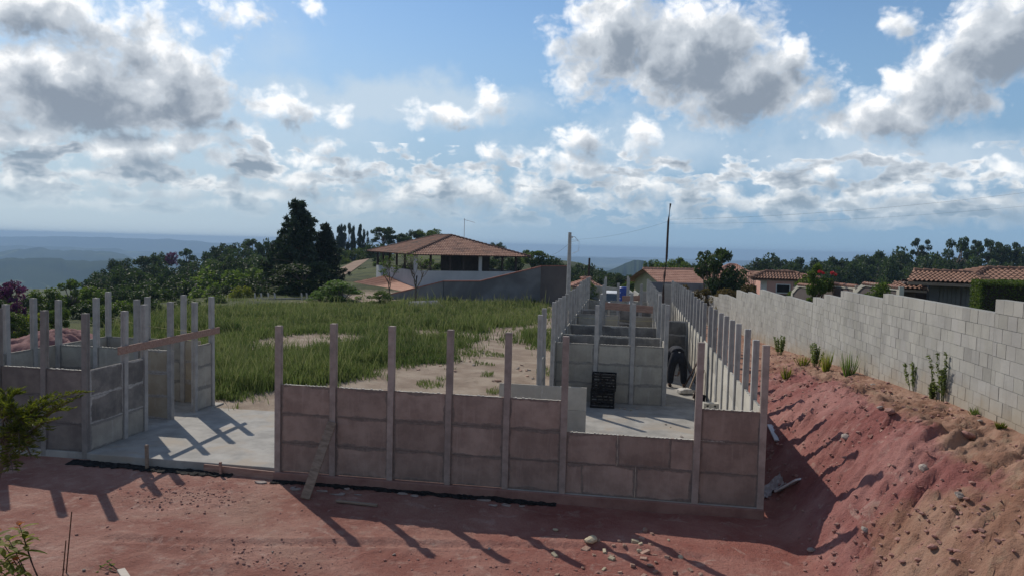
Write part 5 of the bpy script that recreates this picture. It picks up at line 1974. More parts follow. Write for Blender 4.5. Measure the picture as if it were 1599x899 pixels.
# red soil mound behind the smaller building
xs = np.linspace(-1, 1, 60)
Xm, Ym = np.meshgrid(xs, xs)
rm = np.clip(1 - np.hypot(Xm, Ym), 0, 1)
Zm = .95 * rm ** .8 * (1 + .5 * fbm(Xm * 3, Ym * 3, 7, 4)) + .45 * fbm(Xm * 7, Ym * 7, 8, 5, .65) * (rm > 0)
pm = at(92, 540, 22)
ii = np.arange(3600).reshape(60, 60)
mm_ = mesh_np('soil_mound', np.stack([Xm * 2.7, Ym * 2.0, np.where(rm > 0, Zm, -.4)], -1).reshape(-1, 3), np.stack([ii[:-1, :-1], ii[:-1, 1:], ii[1:, 1:], ii[1:, :-1]], -1).reshape(-1, 4), smooth=True)
M['mound'] = pmat('red_soil_heap', (.15, .07, .075), (.24, .125, .12), 2, .95, .8, 12)
o_ = link('soil_mound', mm_, M['mound'])
o_.location = (pm.x, pm.y, tz(pm.x, pm.y) - .05)
tag(o_, 'reddish-purple soil mound behind the smaller building', 'mound')


# ================================================================== buildings
def tile_slope(mb, e0, e1, r0, r1, pitch=.22, course=.42, lift=.045):
    """barrel-tile roof slope between the eave e0-e1 and the ridge r0-r1"""
    e0, e1, r0, r1 = map(Vector, (e0, e1, r0, r1))
    ax = (e1 - e0)
    L_ = ax.length
    ax.normalize()
    v = r0 - e0
    up = (v - ax * v.dot(ax))
    Hs = up.length
    up.normalize()
    nrm = ax.cross(up)
    if nrm.z < 0:
        nrm = -nrm
    tl, tr_ = (r0 - e0).dot(ax), (r1 - e0).dot(ax)
    n = max(1, int(round(L_ / pitch)))
    w_ = L_ / n

    def hlen(a):
        if a < tl:
            return Hs * a / max(tl, 1e-6)
        if a > tr_:
            return Hs * (L_ - a) / max(L_ - tr_, 1e-6)
        return Hs
    prof = [(0, 0), (.16, .02), (.28, .6), (.5, 1), (.72, .6), (.84, .02), (1, 0)]
    for i in range(n):
        hl = hlen((i + .5) * w_)
        if hl < .08:
            continue
        nc = max(1, int(math.ceil(hl / course)))
        for c_ in range(nc):
            h0, h1 = c_ * course, min((c_ + 1) * course + .05, hl)
            vs = []
            for (hh_, lf) in ((h0, .035), (h1, 0.0)):
                for (f, z) in prof:
                    vs.append(e0 + ax * ((i + f) * w_) + up * hh_ + nrm * (z * lift + lf + .01))
            k = len(prof)
            fs = [(j, j + 1, j + 1 + k, j + k) for j in range(k - 1)]
            mb.add(vs, fs)
            # butt end of the tile
            b_ = [e0 + ax * ((i + f) * w_) + up * h0 + nrm * (z * lift + .02) for (f, z) in prof]
            mb.add(vs[:k] + b_, [(j + k, j + k + 1, j + 1, j) for j in range(k - 1)])
    # underside
    mb.add([e0 - nrm * .03, e1 - nrm * .03, r1 - nrm * .03, r0 - nrm * .03], [(0, 3, 2, 1)])


def ridge_caps(mb, a, b_, r_=.10, step=.38):
    a, b_ = Vector(a), Vector(b_)
    n = max(1, int((b_ - a).length / step))
    for i in range(n):
        p_, q_ = a.lerp(b_, i / n), a.lerp(b_, (i + 1.12) / n)
        mb.tube([p_ + Vector((0, 0, .05)), q_ + Vector((0, 0, .03))], [r_ * 1.15, r_ * .85], 8)


# ---- the big house with the open veranda
def big_house():
    A = at(648, 395, 58)
    A.z = 0
    Cc = at(588, 395, 69)
    Cc.z = 0
    dv = (Cc - A)
    LD = dv.length
    v = dv.normalized()
    u = Vector((v.y, -v.x, 0))
    rz = math.atan2(u.y, u.x)
    LW_ = 9.3
    t_ = empty('tiled_house', (A.x, A.y, -.6), rz, 'large pale grey house with an open upper veranda under a hipped brown tile roof', 'house')
    # local: x along u (0..LW_), y along v (0..LD); z from -.6
    z0 = .6

    def Z(z):
        return z + z0
    w = MB()
    w.box(0, LW_, 0, .15, 0, Z(1.75))
    w.box(0, .15, .15, LD, 0, Z(1.75))
    w.box(LW_ - .15, LW_, .15, LD, 0, Z(1.75))
    w.box(.15, LW_ - .15, LD - .15, LD, 0, Z(1.1))
    w.box(.15, LW_ - .15, .15, LD - .15, Z(.75), Z(.85))
    w.build('wall', M['house_grey'], t_)
    # rooms at the back of the veranda
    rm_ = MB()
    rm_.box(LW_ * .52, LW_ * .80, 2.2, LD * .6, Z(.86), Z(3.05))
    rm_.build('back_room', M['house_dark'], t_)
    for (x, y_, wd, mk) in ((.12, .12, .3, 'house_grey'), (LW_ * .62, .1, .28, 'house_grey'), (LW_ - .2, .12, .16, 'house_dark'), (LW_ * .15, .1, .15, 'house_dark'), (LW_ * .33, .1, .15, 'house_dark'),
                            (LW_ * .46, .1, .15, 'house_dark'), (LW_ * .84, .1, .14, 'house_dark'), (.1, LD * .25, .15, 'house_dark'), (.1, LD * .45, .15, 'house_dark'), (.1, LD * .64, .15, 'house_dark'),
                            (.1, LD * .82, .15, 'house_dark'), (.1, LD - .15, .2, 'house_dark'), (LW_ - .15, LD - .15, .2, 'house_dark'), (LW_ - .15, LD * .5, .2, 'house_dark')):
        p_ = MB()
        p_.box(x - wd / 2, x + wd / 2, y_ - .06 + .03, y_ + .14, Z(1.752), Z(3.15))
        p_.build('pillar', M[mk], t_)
    rl = MB()
    for k in range(2):
        rl.box(.4, LW_ * .6, LD - .1, LD - .04, Z(1.4 + .25 * k), Z(1.46 + .25 * k))
    rl.build('railing', M['house_dark'], t_)
    bm_ = MB()
    bm_.box(-.1, LW_ + .1, -.08, .1, Z(3.0), Z(3.16))
    bm_.box(-.1, .1, .102, LD, Z(3.0), Z(3.16))
    bm_.build('beam', M['house_dark'], t_)
    # roof
    o1, ze, zr = .75, 3.05, 4.72
    E0, E1, E2, E3 = (-o1, -o1, Z(ze)), (LW_ + o1, -o1, Z(ze)), (LW_ + o1, LD + o1, Z(ze)), (-o1, LD + o1, Z(ze))
    hx = (LW_ + 2 * o1) / 2
    Ra, Rb = (LW_ / 2, -o1 + hx * .95, Z(zr)), (LW_ / 2, LD + o1 - hx * .95, Z(zr))
    rb = MB()
    tile_slope(rb, E0, E1, Ra, Ra)
    tile_slope(rb, E1, E2, Ra, Rb)
    tile_slope(rb, E3, E2, Rb, Rb)
    rf = rb.build('roof', M['tile'], t_)
    rb2 = MB()
    tile_slope(rb2, E3, E0, Rb, Ra)
    rb2.build('roof_slope', M['tile_rough'], t_)
    rc = MB()
    for a, b_ in ((E0, Ra), (E1, Ra), (Ra, Rb), (E2, Rb), (E3, Rb)):
        ridge_caps(rc, a, b_)
    rc.build('ridge_tiles', M['ridge_dark'], rf)
    an = MB()
    an.tube([(LW_ * .62, 4.2, Z(4.3)), (LW_ * .62, 4.2, Z(6.3))], .025, 6)
    an.tube([(LW_ * .62 - .1, 4.2, Z(6.2)), (LW_ * .62 + 1.0, 4.2, Z(5.95))], .015, 5)
    for k in range(5):
        an.tube([(LW_ * .62 + .15 + k * .18, 3.95, Z(6.15 - .04 * k)), (LW_ * .62 + .15 + k * .18, 4.45, Z(6.15 - .04 * k))], .008, 4)
    an.build('antenna', M['galv'], t_)
    # lower lean-to roof on the near left side
    lt = MB()
    tile_slope(lt, (-5.2, 9.5, Z(-.25)), (-2.6, -3.2, Z(-.55)), (-.05, 9.0, Z(.9)), (-.02, -2.0, Z(.35)))
    lt.build('lean_to_roof', M['tile_pale'], t_)
    lw = MB()
    lw.box(-2.2, 0, -1.6, -1.5, -.6, Z(-.3))
    lw.build('lean_to_wall', M['house_grey'], t_)


big_house()


def boundary(name, label, pts, mt_, cop, th=.18, base_drop=1.6, cw=.26, ch=.07):
    """wall through plan points with a sloping top: pts (x, y, ztop)"""
    t_ = empty(name, (pts[0][0], pts[0][1], 0), 0, label, 'wall')
    o_ = Vector((pts[0][0], pts[0][1], 0))
    wm, cm = MB(), MB()
    for a, b_ in zip(pts[:-1], pts[1:]):
        a, b_ = Vector(a) - o_, Vector(b_) - o_
        d = Vector((b_.x - a.x, b_.y - a.y, 0)).normalized()
        n = Vector((-d.y, d.x, 0)) * th / 2
        za, zb_ = tz(a.x + o_.x, a.y + o_.y) - base_drop, tz(b_.x + o_.x, b_.y + o_.y) - base_drop
        A0, B0 = Vector((a.x, a.y, za)), Vector((b_.x, b_.y, zb_))
        wm.add([A0 - n, A0 + n, B0 - n, B0 + n, a - n, a + n, b_ - n, b_ + n], [(0, 2, 6, 4), (1, 5, 7, 3), (4, 6, 7, 5), (0, 4, 5, 1), (2, 3, 7, 6), (0, 1, 3, 2)])
        cm.bar(a + Vector((0, 0, ch / 2 + .002)), b_ + d * .02 + Vector((0, 0, ch / 2 + .002)), cw, ch)
    wm.build('wall', M[mt_], t_)
    if cop:
        cm.build('coping', M[cop], t_)
    return t_


def P3(px, py, Y):
    p_ = at(px, py, Y)
    return (p_.x, p_.y, p_.z)


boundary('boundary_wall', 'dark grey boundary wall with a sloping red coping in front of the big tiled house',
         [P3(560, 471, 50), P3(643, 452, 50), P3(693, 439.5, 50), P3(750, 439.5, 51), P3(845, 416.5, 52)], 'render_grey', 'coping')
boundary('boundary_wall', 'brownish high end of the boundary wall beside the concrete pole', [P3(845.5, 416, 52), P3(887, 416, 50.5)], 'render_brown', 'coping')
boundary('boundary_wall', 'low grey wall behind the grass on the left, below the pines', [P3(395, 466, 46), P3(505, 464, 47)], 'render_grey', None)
for k, px in enumerate((403, 413, 424, 434, 476, 484)):
    p_ = at(px, 464, 46.4)
    board('fence_picket', ORD[k] + ' pale slat leaning on the low grey wall', (p_.x, p_.y - .3, p_.z - .5), (p_.x - .25, p_.y, p_.z + .28), .10, .04, M['wood_pale'], 'slat', 'pale slats on the low grey wall')
p_ = at(660, 476, 44)
mb = MB()
mb.add([(-1.6, 0, .0), (-1.5, .9, .35), (.9, .9, .55), (1.7, 0, .05), (-1.6, 0, -.06), (-1.5, .9, .29), (.9, .9, .49), (1.7, 0, -.01)], [(0, 3, 2, 1), (4, 5, 6, 7), (0, 4, 7, 3), (1, 2, 6, 5), (0, 1, 5, 4), (3, 7, 6, 2)])
o_ = mb.build('metal_sheet', M['render_grey'])
o_.scale = (.8, .8, .7)
o_.location = (p_.x, p_.y, tz(p_.x, p_.y) + .1)
tag(o_, 'pale grey sheet lying tilted in the grass below the boundary wall', 'sheet')

# dirt track climbing the hill beyond the house
tr_pts = [(512, 448, 72), (530, 438, 80), (548, 424, 92), (565, 410, 108), (580, 399, 124)]
V_, F2 = [], []
for k, (px, py, Y) in enumerate(tr_pts):
    p_ = at(px, py, Y)
    w_ = 1.5 - k * .1
    for s_ in (-1, 1):
        x = p_.x + s_ * w_
        V_ += [(x, p_.y, tz(x, p_.y) + .06), ]
for k in range(len(tr_pts) - 1):
    F2.append((2 * k, 2 * k + 1, 2 * k + 3, 2 * k + 2))
M['track'] = pmat('dirt_track', (.19, .125, .085), (.26, .18, .13), .5, .95, .3, 3)
struct(link('dirt_track', mesh_np('dirt_track', V_, F2), M['track']))


def simple_house(name, label, px, py, Y, rz, w, d, hw, hr, wallm, roofm, over=.5, hip=0.0, windows=(), z=None, drop=3.0):
    """gable (hip=0) or hip house; px,py,Y = near left eave corner; w along local x with the ridge along x"""
    p_ = at(px, py, Y)
    t_ = empty(name, (p_.x, p_.y, p_.z - hw), rz, label, 'house')
    wm = MB()
    wm.box(0, w, 0, d, -drop, hw)
    if not hip:
        for x in (0, w - .12):
            wm.add([(x, 0, hw), (x, d, hw), (x, d / 2, hw + hr - .05), (x + .12, 0, hw), (x + .12, d, hw), (x + .12, d / 2, hw + hr - .05)],
                   [(0, 1, 2), (3, 5, 4), (0, 2, 5, 3), (1, 4, 5, 2)])
    wm.build('wall', M[wallm], t_)
    rb = MB()
    k = hr / (d / 2)
    ze = hw - over * k
    a, b_, c_, e_ = (-over, -over, ze), (w + over, -over, ze), (w + over, d + over, ze), (-over, d + over, ze)
    hx = hip * (d / 2 + over)
    Ra, Rb = (-over + hx, d / 2, hw + hr), (w + over - hx, d / 2, hw + hr)
    tile_slope(rb, a, b_, Ra, Rb)
    tile_slope(rb, e_, c_, Ra, Rb)
    if hip:
        tile_slope(rb, e_, a, Ra, Ra)
        tile_slope(rb, b_, c_, Rb, Rb)
    rf = rb.build('roof', M[roofm], t_)
    rc = MB()
    ridge_caps(rc, Ra, Rb)
    if hip:
        for q1, q2 in ((a, Ra), (e_, Ra), (b_, Rb), (c_, Rb)):
            ridge_caps(rc, q1, q2)
    rc.build('ridge_tiles', M[roofm], rf)
    for (x0, x1, z0_, z1_) in windows:
        f = MB()
        f.box(x0 - .06, x1 + .06, -.03, .02, z0_ - .06, z1_ + .06)
        fo = f.build('window', M['white_paint'], t_)
        f = MB()
        f.box(x0, x1, -.045, -.028, z0_, z1_)
        f.build('pane', M['dark'], fo)
    return t_


# gabled house: its gable looks to the left, the long orange slope faces us
h1 = simple_house('gabled_house', 'ochre gabled house with a wide bright orange tile roof behind the leaning pole', 1038, 441, 70, R(26), 8.6, 6.2, 2.2, 1.15, 'ochre_wall', 'tile_pale', .7, 0, ())
simple_house('tiled_house', 'cream house with a raised orange roof right of the leafy tree', 1122, 424, 86, R(-4), 3.2, 4, 2.2, .8, 'cream', 'tile_pale', .5, .7)
simple_house('tiled_house', 'lower house with a pinkish orange roof slope beside the first gatehouse', 1128, 444, 80, R(-5), 6.0, 6, 2.4, 1.3, 'pink_wall', 'tile_pale', .5, .5)
simple_house('pink_house', 'pink house with a dark window seen past the white gate pillar', 1192, 431, 52, R(-4), 3.2, 5, 2.2, .25, 'pink_wall', 'tile', .35, .8, ((.9, 1.7, 1.15, 1.65),))
simple_house('small_house', 'small orange-walled house with a pale orange roof beyond the end of the long building', 898, 446, 64, R(8), 2.1, 3.4, 1.6, .62, 'pink_wall', 'tile_pale', .3, .9)
boundary('boundary_wall', 'grey garden wall below the orange gabled roof', [P3(1012, 440, 56), P3(1095, 442, 54), P3(1180, 446, 50)], 'render_grey', None, base_drop=2)


# gatehouse with the white pillar
def gatehouse():
    p_ = at(1193, 432, 38)
    t_ = empty('gatehouse', (p_.x, p_.y, p_.z - 2.17), R(-4), 'small tiled gatehouse on a white pillar above a dark gate', 'gatehouse')
    for x, mk in ((0, 'white_paint'), (1.55, 'cream')):
        m_ = MB()
        m_.box(x - .14, x + .14, -.14, .14, -1, 2.1)
        m_.build('pillar', M[mk], t_, bevel=.01)
    g_ = MB()
    g_.box(.2, 1.37, -.03, .03, -.4, 1.35)
    for k in range(7):
        g_.box(.22 + k * .165, .27 + k * .165, -.05, -.03, -.4, 1.35)
    g_.build('gate', M['dark'], t_)
    rb = MB()
    a, b_, c_, e_ = (-.65, -.8, 2.08), (2.15, -.8, 2.08), (2.15, .9, 2.08), (-.65, .9, 2.08)
    Ra, Rb = (.05, .05, 2.40), (1.45, .05, 2.40)
    tile_slope(rb, a, b_, Ra, Rb, .14, .26)
    tile_slope(rb, e_, c_, Ra, Rb, .14, .26)
    tile_slope(rb, e_, a, Ra, Ra, .14, .26)
    tile_slope(rb, b_, c_, Rb, Rb, .14, .26)
    rf = rb.build('roof', M['tile_brown'], t_)
    rc = MB()
    for q1, q2 in ((Ra, Rb), (a, Ra), (e_, Ra), (b_, Rb), (c_, Rb)):
        ridge_caps(rc, q1, q2, .07, .25)
    rc.build('ridge_tiles', M['tile_brown'], rf)
    ea = MB()
    ea.box(-.6, 2.1, -.75, .85, 2.0, 2.06)
    ea.build('eave_board', M['wood'], t_)


gatehouse()


# garden wall with white arched bands and tile coping
def arch_wall(label, x0, x1, y0, y1, Y0, Y1, drop=.35):
    a, b_ = at(x0, y0, Y0), at(x1, y1, Y1)
    L_ = math.hypot(b_.x - a.x, b_.y - a.y)
    rz = math.atan2(b_.y - a.y, b_.x - a.x)
    t_ = empty('garden_wall', a, rz, label, 'garden wall')
    dz = (b_.z - a.z) / L_
    w_, tr2, cp = MB(), MB(), MB()
    w_.prism([(0, -2.2), (L_, -2.2), (L_, L_ * dz - .12), (0, -.12)], -.06, .06)
    w_.build('wall', M['render_brown'], t_)
    n = 10
    th = .13
    pts = [(0, -1.5), (0, -drop)] + [(.05 + .55 * f, -drop + (drop - .02) * math.sin(f * math.pi / 2)) for f in [k / 5 for k in range(1, 6)]] + [(L_, L_ * dz - .02)]
    for (xa, za), (xb, zb_) in zip(pts[:-1], pts[1:]):
        tr2.bar((xa, 0, za), (xb, 0, zb_), .17, th, up=Vector((0, 1, 0)).cross(Vector((xb - xa, 0, zb_ - za)).normalized()) * -1)
    tr2.bar((L_ - .06, 0, -1.5), (L_ - .06, 0, L_ * dz), .18, .14, up=Vector((1, 0, 0)))
    tr2.build('white_band', M['cream'], t_)
    k = 0
    while .5 + k * .13 < L_:
        x = .45 + k * .13
        cp.tube([(x, -.11, x * dz + .0), (x, 0, x * dz + .05), (x, .11, x * dz + .01)], [.05, .045, .045], 7)
        k += 1
    cp.build('coping', M['tile_pale'], t_)


arch_wall('first garden wall section with a white arched band, beside the bougainvillea', 1240, 1286, 444, 449, 33, 31)
arch_wall('middle garden wall section with a white arched band and tile coping', 1284, 1339, 442, 448, 31, 28.6)
arch_wall('last garden wall section with tile coping, next to the tiled entrance porch', 1338, 1408, 442, 450, 28.6, 26.5)


# entrance porch
def porch():
    p_ = at(1400, 436, 27.5)
    t_ = empty('entrance_porch', (p_.x, p_.y, p_.z - 2.45), R(-7), 'wide entrance porch with brown tile roofs and grey metal gates', 'porch')
    w = MB()
    w.box(.25, .62, 0, .5, -1, 2.35)
    w.build('wall', M['render_brown'], t_)
    w = MB()
    w.box(1.05, 1.35, .02, .3, -1, 2.45)
    w.build('pillar', M['render_grey'], t_)
    w = MB()
    w.box(2.75, 2.95, .02, .3, -1, 2.45)
    w.build('pillar', M['cream'], t_)
    d = MB()
    d.box(.6, 3.2, 2.0, 2.1, -1, 2.4)
    d.build('back_wall', M['house_dark'], t_)
    for x0, x1 in ((1.36, 2.05), (2.06, 2.74)):
        gp = MB()
        gp.box(x0 + .01, x1 - .01, .12, .16, -.5, 2.35)
        for k in range(5):
            gp.box(x0 + .03 + k * .13, x0 + .06 + k * .13, .10, .12, -.5, 2.35)
        gp.build('gate', M['grey_metal'], t_)
    # main roof
    rb = MB()
    a, b_ = (.2, -.7, 2.42), (2.75, -.7, 2.36)
    c_, e_ = (3.2, 1.6, 2.72), (.75, 1.2, 2.80)
    tile_slope(rb, a, (2.6, -.75, 2.40), (.75, 1.0, 2.72), (2.6, 1.0, 2.68), .14, .28)
    tile_slope(rb, (2.62, -.75, 2.38), (3.75, .9, 2.34), (2.62, 1.0, 2.68), (2.62, 1.02, 2.68), .14, .28)
    rf = rb.build('roof', M['tile_brown'], t_)
    rc = MB()
    ridge_caps(rc, (.75, 1.0, 2.72), (2.6, 1.0, 2.69), .08, .28)
    rc.build('ridge_tiles', M['tile_brown'], rf)
    rb = MB()
    tile_slope(rb, (-.25, -.5, 2.16), (.9, -.5, 2.12), (.1, .8, 2.32), (.95, .8, 2.30), .14, .28)
    rb.build('side_roof', M['tile_brown'], t_)
    fb = MB()
    fb.bar((.2, -.7, 2.36), (2.6, -.75, 2.34), .05, .10)
    fb.bar((-.22, -.48, 2.10), (.85, -.48, 2.08), .05, .08)
    fb.build('eave_board', M['wood'], t_)


porch()
simple_house('tiled_house', 'house with a long low brown tile roof at the far right beyond the hedge', 1530, 434, 33, R(-8), 6, 4, 2.4, .35, 'house_dark', 'tile_brown', .4, .5)


# clipped hedge
def hedge():
    p_ = at(1531, 438, 22)
    t_ = empty('hedge', (p_.x, p_.y, 1.3), R(-9), 'clipped green hedge above the block wall at the right edge', 'hedge')
    W_, D_, H_ = 4.2, .9, p_.z - 1.3
    r = np.random.default_rng(9)
    n = 26000
    q_ = r.random((n, 3))
    face = r.integers(0, 3, n)
    q_[:, 0] = np.where(face == 0, r.random(n) * .02, q_[:, 0])
    q_[:, 1] = np.where(face == 1, r.random(n) * .12, q_[:, 1])
    q_[:, 2] = np.where(face == 2, 1 - r.random(n) * .06, q_[:, 2])
    pts = q_ * np.array([W_, D_, H_]) + r.normal(0, .02, (n, 3))
    pts[:, 2] += .05 * fbm(pts[:, 0] * 2, pts[:, 1] * 2, 4, 3)
    nrm = r.normal(size=(n, 3)) + np.array([-.2, -.7, .5])
    nrm /= np.linalg.norm(nrm, axis=1)[:, None]
    t1 = np.cross(nrm, r.normal(size=(n, 3)))
    t1 /= np.linalg.norm(t1, axis=1)[:, None]
    t2 = np.cross(nrm, t1)
    s_ = r.uniform(.02, .035, n)[:, None]
    V_ = np.stack([pts - t1 * s_, pts + t2 * s_ * .5, pts + t1 * s_, pts - t2 * s_ * .5], 1).reshape(-1, 3)
    link('foliage', mesh_np('foliage', V_, np.arange(n * 4).reshape(n, 4)), M['leaf_mid'], t_)
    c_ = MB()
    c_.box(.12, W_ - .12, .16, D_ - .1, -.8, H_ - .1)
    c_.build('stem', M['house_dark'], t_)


hedge()


# ------------------------------------------------------------------ poles and wires
def pole(name, label, px0, py0, px1, py1, Y, r0, r1, mt_, arm=False, base=None):
    a, b_ = at(px0, py0, Y), at(px1, py1, Y)
    d = (b_ - a).normalized()
    zb = tz(a.x, a.y) - .3
    root = a + d * ((zb - a.z) / d.z)
    t_ = empty(name, root, 0, label, 'pole')
    mb = MB()
    n = 7
    pts = [(b_ - root) * (i / n) for i in range(n + 1)]
    if 'leaning' in label:
        pts = [p_ + Vector((.03 * math.sin(i * 1.9), 0, 0)) for i, p_ in enumerate(pts)]
    mb.tube(pts, [r0 + (r1 - r0) * i / n for i in range(n + 1)], 10)
    mb.build('shaft', M[mt_], t_, smooth=False)
    if arm:
        top = b_ - root
        am = MB()
        am.tube([top + Vector((0, 0, -.25)), top + Vector((.35, 0, -.3)), top + Vector((.55, 0, -.55))], .02, 6)
        am.tube([top + Vector((.1, 0, -.6)), top + Vector((.62, 0, -.55)), top + Vector((.62, 0, -1.2)), top + Vector((.2, 0, -1.4))], .015, 5)
        am.build('bracket', M['galv'], t_)
        ins = MB()
        ins.tube([top + Vector((.12, 0, -.34)), top + Vector((.2, 0, -.34))], .05, 8)
        ins.build('insulator', M['white_paint'], t_)
    return b_


b1 = pole('utility_pole', 'tall concrete utility pole at the end of the boundary wall', 887, 470, 890, 363, 49, .17, .11, 'post', True)
b2 = pole('utility_pole', 'shorter utility pole further back beyond the long building', 919, 436, 920.5, 403, 82, .16, .11, 'wood_dark')
b3 = pole('timber_pole', 'dark leaning timber pole standing before the gabled house', 1037, 445, 1046.5, 318, 45, .085, .06, 'wood_dark')


def wire(label, a, b_, sag, r_=.012):
    a, b_ = Vector(a), Vector(b_)
    mb = MB()
    mb.tube([(a.lerp(b_, i / 14) - a) - Vector((0, 0, sag * (1 - (i / 7 - 1) ** 2))) for i in range(15)], r_, 4)
    o_ = mb.build('overhead_wire', M['wire'])
    o_.location = a
    tag(o_, label, 'wire')


wire('thin wire from the concrete utility pole down to the trees beyond the house', b1 - Vector((0, 0, .7)), at(846, 398, 75), .4, .008)
wire('thin wire from the concrete utility pole towards the leaning pole', b1 - Vector((0, 0, .5)), at(1046, 345, 45.2), .25, .004)
wire('upper thin wire running from the leaning pole to the right', at(1046.2, 343, 45.05), at(1640, 296, 44), .3, .004)
wire('lower thin wire running from the leaning pole to the right', at(1046.0, 349, 45.05), at(1640, 318, 44), .3, .003)


# ------------------------------------------------------------------ parked car and barrel
def car():
    p_ = at(962, 470, 43)
    zc = p_.z - .85
    t_ = empty('parked_car', (p_.x, 43, zc), R(84), 'pale parked car showing between the far posts', 'car')
    prof = [(-2.0, .3), (-2.05, .62), (-1.75, .82), (-1.2, .90), (-.62, 1.36), (.55, 1.42), (1.25, .98), (1.85, .90), (2.05, .6), (2.0, .28)]
    vs, fs = [], []
    ys3 = [-.85, -.78, 0, .78, .85]
    for y_ in ys3:
        for (x, z) in prof:
            k = 1 if abs(y_) < .8 else .985
            tz_ = z if abs(y_) < .8 else z - .03
            vs.append((x * k, y_ * (1 - .14 * max(0, (z - .9) / .5)), tz_))
    n = len(prof)
    for j in range(4):
        for i in range(n):
            fs.append((j * n + i, j * n + (i + 1) % n, (j + 1) * n + (i + 1) % n, (j + 1) * n + i))
    fs += [tuple(range(n)), tuple(range(4 * n, 5 * n))[::-1]]
    link('body', MB().add(vs, fs).mesh('body', True, .0), M['car_paint'], t_)
    gl = MB()
    for sg in (-1, 1):
        gl.add([(-1.12, sg * .80, .93), (-.60, sg * .755, 1.30), (.52, sg * .75, 1.35), (1.1, sg * .79, 1.0)], [(0, 1, 2, 3)])
    gl.add([(-1.24, -.68, .93), (-1.24, .68, .93), (-.70, .62, 1.33), (-.70, -.62, 1.33)], [(0, 1, 2, 3)])
    gl.add([(1.27, -.68, 1.0), (1.27, .68, 1.0), (.66, .62, 1.40), (.66, -.62, 1.40)], [(0, 3, 2, 1)])
    gl.build('window', M['glass'], t_)
    for x in (-1.3, 1.3):
        for sg in (-1, 1):
            w = MB()
            w.tube([(x, sg * .66, .31), (x, sg * .86, .31)], .31, 18)
            wo_ = w.build('wheel', M['rubber'], t_)
            w = MB()
            w.tube([(x, sg * .80, .31), (x, sg * .875, .31)], .18, 14)
            w.build('rim', M['galv'], wo_)
    for sg in (-1, 1):
        w = MB()
        w.box(-2.06, -2.02, sg * .62 - .14, sg * .62 + .14, .58, .74)
        w.build('tail_light', M['coping'], t_)


car()
p_ = at(973.5, 474, 41)
mb = MB()
prof = [(0, .26), (.02, .29), (.28, .295), (.30, .31), (.32, .295), (.60, .295), (.62, .31), (.64, .295), (.88, .28), (.92, .24)]
mb.tube([(0, 0, z) for z, r_ in prof], [r_ for z, r_ in prof], 20)
o_ = mb.build('barrel', M['blue'], smooth=False)
o_.location = (p_.x, 41, p_.z)
tag(o_, 'blue plastic barrel standing beyond the far posts, right of the car', 'barrel')
mb = MB()
mb.box(-.6, .6, -.5, .5, 0, p_.z - tz(p_.x, 41))
o_ = mb.build('plinth', M['post'])
o_.location = (p_.x, 41, tz(p_.x, 41))
tag(o_, 'low concrete plinth under the blue barrel', 'plinth')


# ------------------------------------------------------------------ the worker
def skin_chain(name, verts, edges, mt_, parent, root=0, sub=2):
    me = bpy.data.meshes.new(name)
    me.from_pydata([v[:3] for v in verts], edges, [])
    o_ = link(name, me, mt_, parent)
    o_.modifiers.new('skin', 'SKIN')
    me.skin_vertices.new() if not me.skin_vertices else None
    for i, v in enumerate(verts):
        r_ = v[3]
        me.skin_vertices[0].data[i].radius = (r_, v[4] if len(v) > 4 else r_)
        me.skin_vertices[0].data[i].use_root = (i == root)
    sb = o_.modifiers.new('sub', 'SUBSURF')
    sb.levels = sb.render_levels = sub
    me.polygons.foreach_set('use_smooth', [True] * len(me.polygons))
    o_.modifiers['skin'].use_smooth_shade = True
    return o_


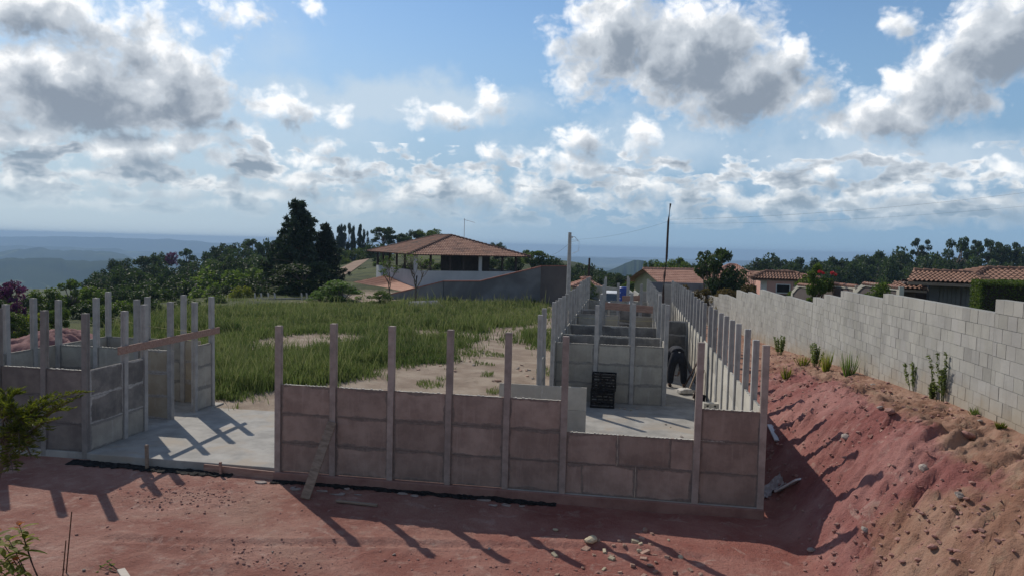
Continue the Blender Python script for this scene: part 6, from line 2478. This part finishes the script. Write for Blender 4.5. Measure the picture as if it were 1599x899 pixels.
def worker():
    p_ = at(1057, 599, 21.9)
    x0 = p_.x
    t_ = empty('person', (x0, 21.9, 0), R(4), 'person in dark work clothes bending over with legs apart in the passage', 'person')
    # seen from behind: pelvis high, back folded forward and down, arms to the floor
    B = [(0, -.05, .93, .135, .12),            # 0 pelvis
         (0, .14, 1.02, .13, .115), (0, .36, .98, .15, .12), (0, .56, .84, .15, .11),  # spine
         (0, .66, .74, .055), (0, .74, .66, .085, .10), (0, .80, .57, .075, .085),     # neck, head
         (.11, -.03, .86, .095), (.17, .02, .49, .062), (.19, -.05, .09, .045), (.20, .10, .045, .04, .03),   # right leg
         (-.11, -.03, .86, .095), (-.18, .02, .49, .062), (-.21, -.05, .09, .045), (-.22, .10, .045, .04, .03),
         (.19, .56, .82, .055), (.19, .50, .55, .042), (.10, .42, .33, .030), (.07, .42, .26, .032, .018),
         (-.19, .56, .82, .055), (-.19, .50, .55, .042), (-.06, .42, .34, .030), (-.03, .42, .27, .032, .018)]
    E_ = [(0, 1), (1, 2), (2, 3), (3, 4), (4, 5), (5, 6), (0, 7), (7, 8), (8, 9), (9, 10), (0, 11), (11, 12), (12, 13), (13, 14), (3, 15), (15, 16), (16, 17), (17, 18), (3, 19), (19, 20), (20, 21), (21, 22)]
    skin_chain('body', B, E_, M['skin'], t_)

    def grown(sel, add):
        return [(*B[i][:3], B[i][3] + add, (B[i][4] if len(B[i]) > 4 else B[i][3]) + add) for i in sel]
    tv = [(0, -.05, .94, .20, .17), (0, .08, 1.0, .18, .15), (.12, -.03, .83, .15), (.172, .02, .50, .12), (.19, -.04, .07, .10), (-.12, -.03, .83, .15), (-.182, .02, .50, .12), (-.21, -.04, .07, .10)]
    skin_chain('trousers', tv, [(0, 1), (0, 2), (2, 3), (3, 4), (0, 5), (5, 6), (6, 7)], M['denim'], t_)
    jv = [(0, .0, 1.0, .21, .17), (0, .18, 1.07, .21, .16), (0, .38, 1.03, .22, .16), (0, .56, .88, .21, .15), (.20, .57, .82, .08), (.205, .50, .56, .065), (.12, .43, .38, .052), (-.20, .57, .82, .08), (-.205, .50, .56, .065),
          (-.08, .43, .39, .052), (0, .64, .77, .085)]
    skin_chain('jacket', jv, [(0, 1), (1, 2), (2, 3), (3, 4), (4, 5), (5, 6), (3, 7), (7, 8), (8, 9), (3, 10)], M['cloth_dark'], t_, 1)
    hv = [(0, .73, .70, .10, .11), (0, .79, .62, .095, .10)]
    skin_chain('hair', hv, [(0, 1)], M['hair'], t_)
    for sg in (-1, 1):
        sv = [(sg * .20 + .0, -.09, .05, .052, .045), (sg * .205, .02, .045, .055, .042), (sg * .215, .15, .035, .048, .032)]
        skin_chain('shoe', sv, [(0, 1), (1, 2)], M['wood_dark'], t_)
        # hands: palm, four fingers and a thumb
        c_ = Vector((.07 if sg > 0 else -.03, .42, .25))
        for k in range(4):
            bx = c_.x + (k - 1.5) * .017
            L_ = (.060, .072, .076, .058)[k]
            skin_chain('finger', [(bx, .42, .262, .010), (bx, .432, .262 - L_ * .45, .0085), (bx, .425, .262 - L_ * .95, .0072)], [(0, 1), (1, 2)], M['skin'], t_, 0, 1)
        skin_chain('thumb', [(c_.x - sg * .022, .42, .285, .012), (c_.x - sg * .045, .435, .262, .010), (c_.x - sg * .048, .44, .238, .008)], [(0, 1), (1, 2)], M['skin'], t_, 0, 1)
    # pale label on the waistband, towel-like rag held between the knees
    lb = MB()
    lb.box(-.015, .035, -.172, -.166, 1.03, 1.055)
    lb.build('waistband_label', M['white_paint'], t_)
    o2 = MB()
    o2.box(-.07, .07, .36, .42, .20, .235)
    o_ = o2.build('trowel', M['galv'], bevel=.004)
    o_.location = (x0, 21.9, 0.01)
    tag(o_, 'pale trowel held low between the bending worker\'s hands', 'trowel')


worker()

# ------------------------------------------------------------------ haze over the plain
mb = MB()
mb.box(-6800, 6800, -400, 7200, -160, 16)
hz = mb.build('haze', None)
mt = bpy.data.materials.new('haze')
mt.use_nodes = True
mt.node_tree.nodes.clear()
g = G(mt.node_tree)
pv = g.n('ShaderNodeVolumePrincipled')
pv.inputs['Color'].default_value = (.42, .63, .90, 1)
pv.inputs['Density'].default_value = .00027
pv.inputs['Anisotropy'].default_value = .1
o = g.n('ShaderNodeOutputMaterial')
mt.node_tree.links.new(pv.outputs[0], o.inputs['Volume'])
hz.data.materials.append(mt)
tag(hz, 'pale blue haze lying over the far plain', 'haze', kind='stuff')
